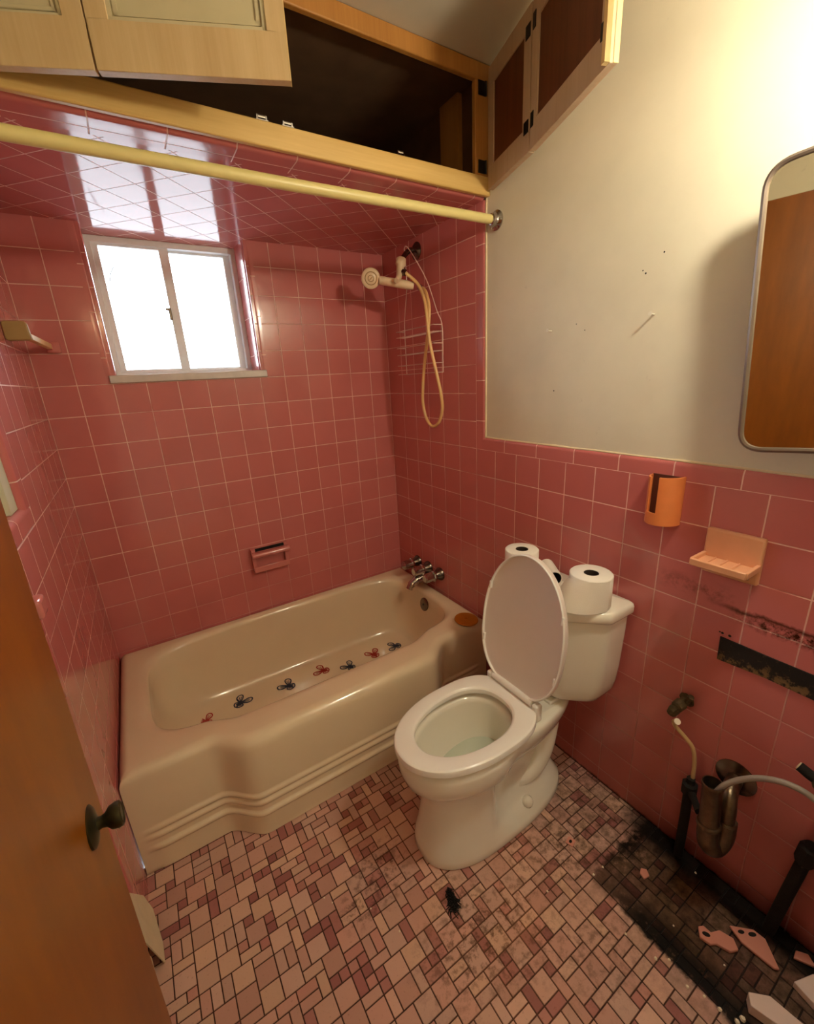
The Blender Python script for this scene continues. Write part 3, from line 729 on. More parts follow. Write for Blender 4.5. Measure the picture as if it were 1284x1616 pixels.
# ------------------------------------------------------------------ toilet
CY = -1.162
toilet = thing('toilet', (-0.37, CY, 0), 'white two-piece toilet with raised lid between tub and bare plumbing wall', 'toilet')
def egg(xf, xm, xb, hw, z, nb=2.6, nf_=2.1, N=72, wfun=None):
    l = []
    for i in range(N):
        t = 2*PI*i/N; c, s = math.cos(t), math.sin(t)
        n = nf_ if c > 0 else nb
        u = abs(c)**(2/n)*(1 if c > 0 else -1); v = abs(s)**(2/n)*(1 if s > 0 else -1)
        x = xm+(xf-xm)*u if u > 0 else xm+(xm-xb)*u
        x = xm+(xf-xm)*u if u > 0 else xm+(xb-xm)*(-u)
        k_ = wfun(x) if wfun else 1
        l.append((x, CY+hw*v*k_, z))
    return l
def waist(amount, x0=-0.475, x1=-0.405): return lambda x: 1-amount*sm(x0, x1, x)
L = [egg(-0.668, -0.42, -0.085, 0.128, 0.0, 2.6, 2.5), egg(-0.672, -0.42, -0.082, 0.131, 0.006, 2.6, 2.5), egg(-0.670, -0.42, -0.085, 0.129, 0.03, 2.6, 2.5, wfun=waist(0.02)),
     egg(-0.664, -0.42, -0.10, 0.124, 0.055, 2.6, 2.5, wfun=waist(0.22)), egg(-0.655, -0.42, -0.11, 0.118, 0.09, 2.6, 2.5, wfun=waist(0.46)), egg(-0.645, -0.42, -0.115, 0.111, 0.15, 2.6, 2.5, wfun=waist(0.50)),
     egg(-0.640, -0.42, -0.115, 0.107, 0.20, 2.6, 2.5, wfun=waist(0.46)), egg(-0.640, -0.43, -0.11, 0.106, 0.235, 2.6, 2.4, wfun=waist(0.34)), egg(-0.652, -0.44, -0.10, 0.112, 0.262, 2.6, 2.3, wfun=waist(0.26)),
     egg(-0.684, -0.45, -0.085, 0.132, 0.285, 2.6, 2.2, wfun=waist(0.2)), egg(-0.705, -0.46, -0.07, 0.147, 0.308, 2.6, 2.1, wfun=waist(0.16)), egg(-0.713, -0.465, -0.06, 0.152, 0.340, 2.7, 2.1, wfun=waist(0.13)),
     egg(-0.714, -0.465, -0.055, 0.153, 0.366, 2.8, 2.1, wfun=waist(0.12)), egg(-0.711, -0.465, -0.056, 0.151, 0.377, 2.8, 2.1, wfun=waist(0.12)), egg(-0.703, -0.465, -0.06, 0.145, 0.384, 2.8, 2.1, wfun=waist(0.12)),
     egg(-0.665, -0.47, -0.325, 0.116, 0.384, 2.3, 2.1), egg(-0.659, -0.47, -0.332, 0.111, 0.379, 2.3, 2.1), egg(-0.655, -0.47, -0.335, 0.108, 0.365, 2.3, 2.1),
     egg(-0.648, -0.47, -0.335, 0.105, 0.34, 2.3, 2.1), egg(-0.625, -0.46, -0.34, 0.092, 0.28, 2.2, 2.1), egg(-0.58, -0.44, -0.345, 0.072, 0.235, 2.1, 2.1), egg(-0.52, -0.43, -0.36, 0.05, 0.20, 2, 2), egg(-0.46, -0.42, -0.39, 0.03, 0.18, 2, 2)]
bowl = obj('bowl', MB().loops(L), M['porcelain_white'], toilet, angle=55)
# trapway bulges on both flanks
for sg in (-1, 1):
    b = MB().tube(spline([(-0.36, CY+sg*0.010, 0.10), (-0.30, CY+sg*0.030, 0.09), (-0.235, CY+sg*0.048, 0.11), (-0.19, CY+sg*0.054, 0.17), (-0.165, CY+sg*0.052, 0.25), (-0.14, CY+sg*0.04, 0.32)], 6), 0.033, 16)
    obj('trapway', b, M['porcelain_white'], toilet)
for sg in (-1, 1):
    obj('bolt_cap', MB().lathe([(0, 0.019), (0.012, 0.0185), (0.021, 0.013), (0.026, 0.005), (0.0265, 0)], (-0.305, CY+sg*0.092, 0.052), (0, sg*0.75, 0.65), 20), M['porcelain_white'], toilet)
obj('water', MB().loops([egg(-0.592, -0.45, -0.345, 0.078, 0.244, 2.1, 2.1), egg(-0.592, -0.45, -0.345, 0.078, 0.2445, 2.1, 2.1)]), M['water'], toilet)
# seat ring
S = lambda d, z, di=None: egg(-0.722+d, -0.47, -0.272-d*0.6, 0.157-d, z, 3.0, 2.1)
SI = lambda d, z: egg(-0.657-d, -0.47, -0.334+d, 0.108+d, z, 2.3, 2.1)
L = [SI(0.004, 0.400), S(0.005, 0.400), S(0.0, 0.405), S(0.0, 0.418), S(0.0015, 0.4225), S(0.0045, 0.4248), S(0.008, 0.4255), SI(0.009, 0.4255), SI(0.005, 0.4235), SI(0.001, 0.419), SI(0.0, 0.410), SI(0.001, 0.405), SI(0.004, 0.400)]
seat = obj('seat', MB().loops(L, True, False, False), M['seat_white'], toilet, angle=28)
# lid, leaning back against the tank
hx, hz_ = -0.284, 0.432
lean = math.radians(8.0)
du = Vector((math.sin(lean), 0, math.cos(lean))); dn_ = Vector((-math.cos(lean), 0, math.sin(lean)))
def lidloop(inset, w_, N=72):
    l = []
    LEN = 0.462; um = 0.215; hwm = 0.165
    for i in range(N):
        t = 2*PI*i/N; c, s = math.cos(t), math.sin(t)
        n = 2.05 if c > 0 else 2.7
        a = abs(c)**(2/n); v = abs(s)**(2/n)*(1 if s > 0 else -1)*(hwm-inset)
        u = um+(LEN-inset-um)*a if c > 0 else um-(um-inset)*a
        l.append(tuple(Vector((hx, CY, hz_)) + du*u + dn_*w_ + Vector((0, v, 0))))
    return l
lid = obj('lid', MB().loops([lidloop(0.006, -0.012), lidloop(0.001, -0.009), lidloop(0, -0.004), lidloop(0, 0.006), lidloop(0.002, 0.007), lidloop(0.006, 0.004), lidloop(0.010, 0.002), lidloop(0.013, 0.001)]), M['lid_in'], toilet, angle=50)
lp = MB().loops([lidloop(0.0005, 0.003), lidloop(0.0005, 0.0085), lidloop(0.002, 0.0105), lidloop(0.005, 0.0105), lidloop(0.0065, 0.0085), lidloop(0.007, 0.001)], True, False, False)
obj('lip', lp, M['seat_white'], lid, angle=60)
for u, v in ((0.12, 0.150), (0.12, -0.150), (0.315, 0.146), (0.315, -0.146)):
    c_ = Vector((hx, CY+v, hz_)) + du*u + dn_*0.006
    rot = Matrix((dn_, Vector((0, 1, 0)), du)).transposed()
    obj('bumper', MB().obox(c_, (0.010, 0.008, 0.026), rot), M['seat_white'], lid, bevel=0.002)
hb = MB().tube([(hx-0.004, CY-0.085, 0.438), (hx-0.004, CY+0.085, 0.438)], 0.0115, 14)
obj('hinge_bar', hb, M['seat_white'], toilet)
for sg in (-1, 1):
    obj('hinge_post', MB().box(hx-0.014, hx+0.014, CY+sg*0.100-0.012, CY+sg*0.100+0.012, 0.383, 0.445), M['seat_white'], toilet, bevel=0.008, seg=4)
# tank
def plan(s, fx, dy, back=-0.014):
    return [(back, CY+dy), (-0.118*fx, CY+dy), (-0.205*fx, CY+dy*0.57), (-0.205*fx, CY-dy*0.57), (-0.118*fx, CY-dy), (back, CY-dy)]
def pl3(dy, fx, z, r=0.012, back=-0.014): return [(x, y, z) for x, y in round_poly(plan(1, fx, dy, back), r)]
tank = obj('tank', MB().loops([pl3(0.105, 0.66, 0.390, .03), pl3(0.135, 0.78, 0.392, .03), pl3(0.158, 0.87, 0.400, .028), pl3(0.175, 0.925, 0.415, .026), pl3(0.187, 0.96, 0.44, .024), pl3(0.194, 0.98, 0.475, .022), pl3(0.199, 0.99, 0.53, .020), pl3(0.205, 1.0, 0.66, .018), pl3(0.207, 1.0, 0.722, .018)]), M['porcelain_white'], toilet, angle=50)
obj('tank_lid', MB().loops([pl3(0.206, 1.0, 0.716, back=-0.010), pl3(0.215, 1.045, 0.719, back=-0.008), pl3(0.218, 1.06, 0.725, back=-0.008), pl3(0.218, 1.06, 0.742, back=-0.008), pl3(0.215, 1.045, 0.751, back=-0.010), pl3(0.208, 1.01, 0.755, back=-0.014)]), M['porcelain_white'], toilet, angle=50)
obj('tank_bolt_pad', MB().box(-0.20, -0.07, CY-0.085, CY+0.085, 0.380, 0.396), M['porcelain_white'], toilet, bevel=0.004)

# paper rolls on the tank
def paper_roll(x, y, r, label):
    t = thing('toilet_paper_roll', (x, y, 0.755), label, 'toilet paper', 'paper rolls on the toilet tank')
    o_ = (x, y, 0.7555)
    obj('paper', MB().lathe([(0.002, 0.020), (0.0, 0.022), (0.0, r-0.003), (0.003, r), (0.097, r), (0.1, r-0.003), (0.1, 0.022), (0.098, 0.0205), (0.002, 0.020)], o_, (0, 0, 1), 48, False), M['paper'], t, angle=50)
    obj('core', MB().lathe([(0.001, 0.0195), (0.099, 0.0205), (0.099, 0.0190), (0.001, 0.0185)], o_, (0, 0, 1), 32, False).lathe([(0.0005, 0.0188), (0.001, 0.0)], o_, (0, 0, 1), 32, True), M['card'], t)
    return t
paper_roll(-0.138, -1.049, 0.0555, 'full white toilet paper roll standing behind the raised lid')
r2 = paper_roll(-0.120, -1.300, 0.060, 'white toilet paper roll with a loose flared sheet at tank end')
ls = []
for i in range(25):
    t = i/24; a = math.radians(268 - 140*t)      # from the front round to the left
    row = []
    for j in range(9):
        q = j/8; flare = sm(0.15, 0.85, t)*0.041*(1-q)**0.9 + 0.0014
        rr = 0.0605+flare
        row.append((-0.120+rr*math.cos(a), -1.300+rr*math.sin(a), 0.7565+0.096*q*(1-0.18*sm(0.6, 1, t))))
    ls.append(row)
sheet = MB().loops(ls, False, False, False)
n0 = len(sheet.v)
sheet.loops([[(x+0.0004, y+0.0004, z) for x, y, z in row] for row in ls], False, False, False)
obj('loose_sheet', sheet, M['paper'], r2, angle=80)
t = thing('toilet_paper_tube', (-0.084, -1.126, 0.755), 'nearly empty toilet paper tube lying between the two rolls', 'toilet paper')
A = Vector((-0.113, -1.167, 0.7815)); ax = (Vector((-0.055, -1.085, 0.7815))-A).normalized()
obj('paper', MB().lathe([(0.0, 0.0225), (0.0, 0.0255), (0.1, 0.0255), (0.1, 0.0225), (0.0, 0.0225)], A, ax, 32, False), M['paper'], t)
obj('core', MB().lathe([(0.001, 0.0224), (0.099, 0.0224), (0.099, 0.021), (0.001, 0.021), (0.001, 0.0224)], A, ax, 32, False).lathe([(0.06, 0.0212), (0.0605, 0.0)], A, ax, 32), M['hole_shade'], t)

# ------------------------------------------------------------------ right wall fittings
f = thing('toothbrush_holder', (-0.02, -1.42, 1.016), 'orange plastic half-round holder with open slot on pink wall', 'holder')
b = MB()
def arc(a0, a1, z0, z1, n=14):
    ls_ = []
    for i in range(n+1):
        a = math.radians(a0+(a1-a0)*i/n); co, si = math.cos(a), math.sin(a)
        o_ = (-0.052*si, -1.42+0.043*co); i_ = (-0.047*si, -1.42+0.038*co)
        ls_.append([(o_[0], o_[1], z0), (o_[0], o_[1], z1), (i_[0], i_[1], z1), (i_[0], i_[1], z0)])
    b.loops(ls_, True, True, True)
arc(0, 56, 1.018, 1.143); arc(94, 180, 1.018, 1.147); arc(56, 94, 1.018, 1.050, 6)
pl = [(-0.050*math.sin(math.radians(a)), -1.42+0.041*math.cos(math.radians(a))) for a in range(0, 181, 10)]
b.loops([[(x, y, 1.018) for x, y in pl], [(x, y, 1.023) for x, y in pl]])
obj('shell', b, M['orange_plastic'], f, angle=50)
obj('back_plate', MB().box(-0.003, 0.003, -1.459, -1.381, 1.02, 1.145), M['slot_brown'], f)

f = thing('soap_dish', (-0.03, -1.59, 0.92), 'peach ceramic soap dish with projecting tray on the pink right wall', 'soap dish')
obj('back_plate', MB().box(-0.014, 0.003, -1.652, -1.532, 0.918, 1.034), M['peach'], f, bevel=0.005, seg=3)
b = MB().box(-0.080, -0.010, -1.648, -1.536, 0.952, 0.962)
b.box(-0.086, -0.077, -1.650, -1.534, 0.955, 0.972); b.box(-0.08, -0.01, -1.652, -1.644, 0.955, 0.972); b.box(-0.08, -0.01, -1.540, -1.532, 0.955, 0.972)
for i in range(3): b.box(-0.075, -0.015, -1.615+i*0.025, -1.611+i*0.025, 0.961, 0.966)
b.loops([[(-0.012, y, 0.925) for y in (-1.635, -1.549)] + [(-0.012, y, 0.953) for y in (-1.549, -1.635)], [(-0.012, y, 0.93) for y in (-1.635, -1.549)] + [(-0.070, y, 0.953) for y in (-1.549, -1.635)]])
obj('tray', b, M['peach'], f, bevel=0.003, seg=2)

# hanger slot left from the wash basin
f = thing('basin_hanger', (-0.002, -1.76, 0.69), 'rusty black steel basin hanger strip fixed to the pink wall', 'bracket')
ol = [(-1.598, 0.752), (-1.70, 0.750), (-1.95, 0.748), (-1.95, 0.694), (-1.80, 0.690), (-1.70, 0.692), (-1.60, 0.686)]
obj('strip', MB().prism(ol, lambda q: (-0.0005, q[0], q[1]), lambda q: (-0.004, q[0], q[1])), M['hanger'], f, smooth=False)
b = MB()
for y, z, r in ((-1.594, 0.763, 0.0022), (-1.600, 0.762, 0.0032), (-1.616, 0.762, 0.0036)):
    b.lathe([(0, r), (0.0006, r*0.9), (0.0007, 0)], (-0.0002, y, z), (-1, 0, 0), 10)
obj('drip_spots', b, M['black'], f)

# left supply stub with cut tube
f = thing('supply_stub', (0, -1.545, 0.47), 'corroded water supply stub with a cut cream tube below', 'valve')
st_ = obj('stub', MB().lathe([(0, 0.020), (0.004, 0.021), (0.008, 0.013), (0.022, 0.0125), (0.024, 0.016), (0.044, 0.0155), (0.048, 0.010)], (0, -1.549, 0.520), (-1, 0.15, -0.2), 9)
    .tube([(-0.036, -1.545, 0.512), (-0.042, -1.537, 0.497), (-0.044, -1.532, 0.482)], [0.013, 0.0145, 0.012], 9).lathe([(0, 0.007), (0.020, 0.006), (0.022, 0.009), (0.030, 0.008)], (-0.02, -1.556, 0.525), (-0.2, -0.4, 1), 8), M['corroded'], f, angle=20)
obj('cut_tube', MB().tube(spline([(-0.052, -1.552, 0.476), (-0.046, -1.543, 0.462), (-0.034, -1.546, 0.440), (-0.026, -1.568, 0.418), (-0.022, -1.590, 0.395), (-0.020, -1.600, 0.35), (-0.024, -1.604, 0.30), (-0.026, -1.606, 0.285)], 6), 0.0055, 10), M['white_tube'], f)
obj('tube_tip', MB().lathe([(0, 0.0085), (0.005, 0.0085), (0.010, 0.006)], (-0.0565, -1.556, 0.479), (0.5, 0.6, -0.9), 16).lathe([(-0.0005, 0.003), (0, 0.003)], (-0.0568, -1.5563, 0.4793), (0.5, 0.6, -0.9), 10), M['tube_tip'], f)

# drain trap with grey hose
f = thing('drain_trap', (-0.08, -1.69, 0.205), 'tarnished brass sink drain trap open at the top, on the wall', 'drain trap')
a0 = (-0.120, -1.680, 0.420); a1 = (-0.122, -1.690, 0.285)
tp = MB().lathe([(0, 0.0215), (0, 0.0235), (0.006, 0.0245), (0.010, 0.0225), (0.135, 0.0225), (0.135, 0.0200), (0.0, 0.0215)], a0, Vector(a1)-Vector(a0), 28, False)
tail = obj('tailpiece', tp, M['brass'], f)
obj('bore_shade', MB().lathe([(0.035, 0.0212), (0.036, 0)], a0, Vector(a1)-Vector(a0), 24), M['hole_shade'], tail)  # dark disc painting the shade down the open pipe
ub = spline([(-0.1215, -1.688, 0.300), (-0.122, -1.692, 0.255), (-0.118, -1.697, 0.228), (-0.102, -1.704, 0.214), (-0.086, -1.710, 0.228), (-0.080, -1.712, 0.258), (-0.079, -1.710, 0.29)], 6)
obj('bend', MB().tube(ub, 0.0245, 20), M['brass'], f)
obj('slip_nut', MB().lathe([(0, 0.0255), (0.004, 0.0275), (0.010, 0.0275), (0.014, 0.0255)], (-0.1215, -1.688, 0.300), (0, -0.1, -1), 24), M['brass'], f)
obj('slip_nut', MB().lathe([(0, 0.0215), (0.004, 0.0245), (0.016, 0.0245), (0.019, 0.0215)], (-0.0785, -1.711, 0.300), (0, 0, -1), 10), M['brass'], f)
obj('wall_arm', MB().tube(spline([(-0.079, -1.711, 0.285), (-0.078, -1.709, 0.325), (-0.070, -1.704, 0.352), (-0.045, -1.696, 0.366), (0.0, -1.690, 0.368)], 6), 0.0185, 18), M['brass'], f)
obj('wall_flange', MB().lathe([(0, 0.047), (0.003, 0.047), (0.008, 0.035), (0.012, 0.021)], (0, -1.690, 0.368), (-1, 0, 0), 28), M['dark_chrome'], f)
hp = spline([(-0.121, -1.683, 0.372), (-0.117, -1.692, 0.405), (-0.113, -1.705, 0.436), (-0.105, -1.730, 0.470), (-0.10, -1.765, 0.502), (-0.095, -1.805, 0.520), (-0.085, -1.845, 0.512), (-0.07, -1.880, 0.47), (-0.06, -1.905, 0.41), (-0.055, -1.925, 0.33)], 8)
tag(obj('drain_hose', MB().tube(hp, 0.0068, 10), M['grey_hose']), 'thin grey hose arching out of the open drain trap', 'hose')
f = thing('shutoff_valve', (-0.02, -1.83, 0.52), 'corroded shutoff valve stub at the right edge above grey hose', 'valve')
obj('valve_body', MB().lathe([(0, 0.022), (0.005, 0.022), (0.007, 0.013), (0.04, 0.0135), (0.05, 0.018), (0.064, 0.018), (0.066, 0.012)], (0.0, -1.850, 0.535), (-1, 0, -0.05), 10), M['corroded'], f, angle=25)
obj('outlet', MB().tube([(-0.052, -1.845, 0.534), (-0.054, -1.825, 0.540), (-0.054, -1.806, 0.547)], [0.012, 0.0115, 0.011], 12), M['rust_black'], f)
obj('outlet_tip', MB().lathe([(0, 0.0095), (0.002, 0.0085), (0.0022, 0)], (-0.054, -1.8055, 0.5475), (0, 0.95, 0.3), 14), M['almond'], f)
f = thing('supply_pipe', (-0.03, -1.603, 0), 'rusty black pipe stub rising from the floor beside the drain trap', 'pipe')
obj('pipe', MB().tube([(-0.030, -1.606, -0.0005), (-0.030, -1.605, 0.15), (-0.030, -1.602, 0.27)], 0.0125, 14), M['rust_black'], f)
obj('fitting', MB().lathe([(0, 0.015), (0.004, 0.020), (0.035, 0.020), (0.04, 0.012), (0.055, 0.011)], (-0.030, -1.603, 0.245), (0, 0, 1), 8)
    .tube([(-0.035, -1.610, 0.262), (-0.060, -1.630, 0.266), (-0.088, -1.654, 0.270)], [0.011, 0.009, 0.010], 10), M['rust_black'], f, angle=25)
f = thing('supply_pipe', (-0.03, -1.84, 0), 'rusty black pipe standing at the far right by the wall', 'pipe')
obj('pipe', MB().tube([(-0.030, -1.830, -0.0005), (-0.030, -1.842, 0.15), (-0.030, -1.858, 0.34)], 0.0135, 14), M['rust_black'], f)
obj('fitting', MB().lathe([(0, 0.015), (0.004, 0.020), (0.05, 0.020), (0.054, 0.014)], (-0.030, -1.853, 0.28), (0, -0.08, 1), 8), M['rust_black'], f, angle=25)

# nails in the wall
for (y, z, lb) in ((-1.0105, 1.541, 'bent nail sticking out of the white wall nearer the tub'), (-1.329, 1.545, 'bent nail sticking out of the white wall nearer the mirror')):
    n_ = MB().tube([(0.009, y, z), (-0.004, y-0.001, z), (-0.013, y-0.002, z+0.001)], 0.0022, 8).lathe([(0, 0.0048), (0.0015, 0.0048), (0.0018, 0)], (-0.013, y-0.002, z+0.001), (-1, 0, 0.1), 12)
    tag(obj('nail', n_, M['nail']), lb, 'nail')
b = MB()
for y, z, r in ((-1.337, 1.682, 0.0025), (-1.296, 1.644, 0.0028), (-1.288, 1.652, 0.002), (-1.10, 1.55, 0.0018), (-1.03, 1.36, 0.0026), (-1.13, 1.53, 0.002)):
    b.lathe([(0, r), (0.0003, r*0.6), (0.0004, 0)], (0.0081, y, z), (-1, 0, 0), 8)
struct(obj('trim_13', b, M['rust_black']))  # dark discs standing in for small holes in the plaster

# mirror
f = thing('wall_mirror', (-0.03, -1.75, 1.24), 'rounded rectangular mirror with thin metal rim on the white wall', 'mirror')
my0, my1, mz0, mz1 = 0.0, -0.40, 0.0, 0.545
yaw, roll = math.radians(6.0), math.radians(3.7)
org = Vector((-0.072, -1.590, 1.241))
ey = Vector((math.sin(yaw), -math.cos(yaw), 0)); ez = Vector((0, 0, 1)); en = Vector((-math.cos(yaw), -math.sin(yaw), 0))
ey2 = ey*math.cos(roll)+ez*math.sin(roll); ez2 = ez*math.cos(roll)-ey*math.sin(roll)
pl = [tuple(q) for q in round_poly([(0, 0), (0.40, 0), (0.40, 0.521), (0, 0.521)], 0.042, 8)]
def mp(q, w_): return tuple(org+ey2*q[0]+ez2*q[1]+en*w_)
obj('glass', MB().loops([[mp(q, -0.006) for q in pl], [mp(q, 0.0) for q in pl]]), M['mirror'], f, smooth=False)
ring = [mp(q, 0.001) for q in pl]
fr_ = MB(); nn = len(pl); ls_ = []
for i in range(nn):
    p_ = Vector(pl[i]); c_ = Vector((0.2, 0.2725)); o_ = (p_-Vector((min(max(p_.x, 0.045), 0.355), min(max(p_.y, 0.045), 0.476))))
    o_ = o_.normalized() if o_.length > 1e-6 else Vector((0, 0))
    ls_.append([mp((p_+o_*(0.0055*math.cos(a))), 0.0055*math.sin(a)) for a in [2*PI*j/8 for j in range(8)]])
ls_.append(ls_[0]); fr_.loops(ls_, True, False, False)
obj('rim', fr_, M['mirror_frame'], f)
obj('backing', MB().loops([[mp((0.2+(q[0]-0.2)*0.98, 0.2725+(q[1]-0.2725)*0.985), -0.007) for q in pl], [(0.0079, mp((0.2+(q[0]-0.2)*0.9, 0.27+(q[1]-0.27)*0.9), 0)[1], mp((0.2+(q[0]-0.2)*0.9, 0.27+(q[1]-0.27)*0.9), 0)[2]) for q in pl]]), M['mirror_frame'], f)

# lamp above the mirror
f = thing('vanity_lamp', (0.0, -1.79, 1.95), 'single bare globe wall lamp above the mirror', 'lamp')
obj('base', MB().lathe([(0, 0.055), (0.01, 0.055), (0.02, 0.03), (0.03, 0.016), (0.15, 0.014), (0.155, 0.022), (0.19, 0.024)], (0.008, -1.79, 1.925), (-1, 0, 0), 28), M['bulb_base'], f)
obj('globe', MB().lathe([(0.0, 0.018)] + [(0.004+0.036*(1-math.cos(PI*i/14)), max(0.0005, 0.036*math.sin(PI*i/14)) if i > 3 else max(0.018, 0.036*math.sin(PI*i/14))) for i in range(1, 15)], (-0.182, -1.79, 1.925), (-1, 0, 0), 28), emit('warm globe bulb', (1.0, 0.92, 0.70), 340.0), f)

f = thing('hall_lamp', (-1.17, -2.75, CEIL), 'small warm globe fill lamp hanging in the hallway behind the camera', 'lamp')  # unseen lamp added as mild fill, placed from the orange tile reflections
obj('stem', MB().tube([(-1.17, -2.75, CEIL), (-1.17, -2.75, 2.07)], 0.006, 8), M['bulb_base'], f)
obj('globe', MB().lathe([(0.07*(1-math.cos(PI*i/14)), max(0.0005, 0.07*math.sin(PI*i/14))) for i in range(15)], (-1.17, -2.75, 1.93), (0, 0, 1), 24), emit('amber hall bulb', (1.0, 0.66, 0.34), 22.0), f)

# ------------------------------------------------------------------ overhead cabinet
CB = SOF+0.035
f = thing('overhead_cabinet', (-0.7, -0.36, SOF+0.03), 'open pale wood storage cabinet built over the tub under the ceiling', 'cabinet')
F0 = -0.733
obj('bottom_rail', MB().box(PX+0.001, 0.007, F0, -0.7155, 1.989, 2.043), M['pine'], f, bevel=0.004, seg=2)
obj('top_rail', MB().box(PX+0.001, 0.007, F0, -0.7155, 2.288, CEIL-0.001), M['pine_up'], f, bevel=0.003)
obj('stile', MB().box(-0.058, 0.007, F0+0.001, -0.7155, 2.043, 2.288), M['pine_up'], f, bevel=0.003)
obj('stile', MB().box(PX+0.001, PX+0.06, F0+0.001, -0.7155, 2.043, 2.288), M['pine_up'], f, bevel=0.003)
b = MB().box(PX+0.001, 0.007, -0.7155, -0.001, SOF+0.031, SOF+0.037)
b.box(PX+0.001, 0.007, -0.008, -0.001, SOF+0.037, CEIL-0.002); b.box(0.001, 0.007, -0.7150, -0.008, SOF+0.037, CEIL-0.002); b.box(PX+0.001, PX+0.006, -0.7150, -0.008, SOF+0.037, CEIL-0.002)
b.box(PX+0.001, 0.007, -0.7150, -0.008, CEIL-0.008, CEIL-0.001)
obj('interior', b, M['interior'], f, smooth=False)
obj('inner_post', MB().box(-0.020, 0.0, -0.60, -0.50, SOF+0.037, CEIL-0.010), M['pine_up'], f, bevel=0.002)
for x in (-0.739, -0.674, -0.338):
    obj('roller_catch', MB().box(x-0.015, x+0.015, -0.728, -0.716, 2.043, 2.046).box(x-0.013, x-0.009, -0.726, -0.718, 2.045, 2.055).box(x+0.009, x+0.013, -0.726, -0.718, 2.045, 2.055).tube([(x-0.01, -0.722, 2.053), (x+0.01, -0.722, 2.053)], 0.004, 8), M['chrome'], f)
def leaf(P0, P1, front, z0=2.0, z1=2.318, th=0.019, shrink=0.0015):
    """one bifold leaf from hinge edge P0 to free edge P1 (plan points); front: which face carries the moulding"""
    a = Vector((*P0, 0)); c = Vector((*P1, 0)); t = (c-a).normalized(); n = Vector((t.y, -t.x, 0))
    if n.y > 0: n = -n                                        # n faces the room
    Lw = (c-a).length-2*shrink; a = a+t*shrink
    rot = Matrix((t, n, Vector((0, 0, 1)))).transposed()
    def bx(mb, u0, u1, w0, w1, za, zb): mb.obox(a+t*((u0+u1)/2)+n*((w0+w1)/2)+Vector((0, 0, (za+zb)/2)), (u1-u0, w1-w0, zb-za), rot)
    st = 0.036; rb = 0.075 if front else 0.060
    m = MB(); bx(m, 0, Lw, 0, th, z0, z0+rb); bx(m, 0, Lw, 0, th, z1-0.05, z1); bx(m, 0, st, 0, th, z0+rb, z1-0.05); bx(m, Lw-st, Lw, 0, th, z0+rb, z1-0.05)
    d_ = obj('cabinet_door', m, M['pale_wood'] if front else M['door_back'], f, bevel=0.0012)
    if front:
        m = MB(); bx(m, st-0.002, Lw-st+0.002, 0.004, 0.010, z0+rb-0.002, z1-0.048)
        pn = obj('panel', m, M['panel_pale'], d_)
        m = MB()
        for k_, (i0, hgt) in enumerate(((0.0, 0.016), (0.010, 0.013))):
            u0, u1, za, zb = st+i0, Lw-st-i0, z0+rb+i0, z1-0.05-i0
            bx(m, u0, u1, 0.010, hgt, za, za+0.007); bx(m, u0, u1, 0.010, hgt, zb-0.007, zb); bx(m, u0, u0+0.007, 0.010, hgt, za, zb); bx(m, u1-0.007, u1, 0.010, hgt, za, zb)
        obj('moulding', m, M['panel_pale'], d_, bevel=0.0015)
    else:
        m = MB(); bx(m, st-0.002, Lw-st+0.002, 0.004, 0.010, z0+rb-0.002, z1-0.048)
        pn = obj('panel', m, M['panel_brown'], d_); pn['label'] = 'dark brown oak panel'
    return d_, a, t, n, bx, Lw
d1, *_ = leaf((-1.404, -0.690), (-1.074, -0.824), True)
d2, a_, t_, n_, bx_, L2 = leaf((-1.073, -0.8245), (-0.745, -0.958), True)
m = MB(); bx_(m, L2-0.0002, L2+0.0012, -0.0005, 0.0195, 2.0, 2.318); obj('edge_band', m, M['edge_wood'], d2)
d3, a3, t3, n3, bx3, L3 = leaf((-0.014, -0.742), (-0.088, -0.984), False)
d4, a4, t4, n4, bx4, L4 = leaf((-0.089, -0.987), (-0.216, -1.310), False)
m = MB(); bx4(m, L4-0.0002, L4+0.0014, -0.012, 0.0005, 2.0, 2.318); bx4(m, L4-0.010, L4+0.0014, -0.012, -0.0002, 2.0, 2.318); bx4(m, L4-0.0002, L4+0.0014, 0.008, 0.0195, 2.0, 2.318)
obj('edge_band', m, M['edge_wood'], d4)
def hinge(bx, parent, u, z, w=0.024, h=0.030, th=-0.0021):
    m = MB(); bx(m, u-w/2, u+w/2, th, th+0.002, z-h/2, z+h/2); obj('hinge', m, M['black'], parent, bevel=0.001)
for z in (2.065, 2.27):
    hinge(bx3, d3, L3-0.014, z-0.004); hinge(bx4, d4, 0.012, z, 0.016, 0.034)
    hinge(bx4, d4, L4-0.020, z, 0.030, 0.030)
    obj('hinge', MB().box(-0.046, -0.018, F0-0.002, F0+0.001, z-0.018, z+0.018).tube([(-0.018, F0-0.003, z-0.018), (-0.018, F0-0.003, z+0.018)], 0.004, 8), M['black'], f)

# ------------------------------------------------------------------ room door, knob, debris
b = MB()
Lf = 0.706; th = 0.035
P_bot = Vector((-1.3245, -1.335, 0.012)); P_top = Vector((-1.290, -1.335, 2.0))
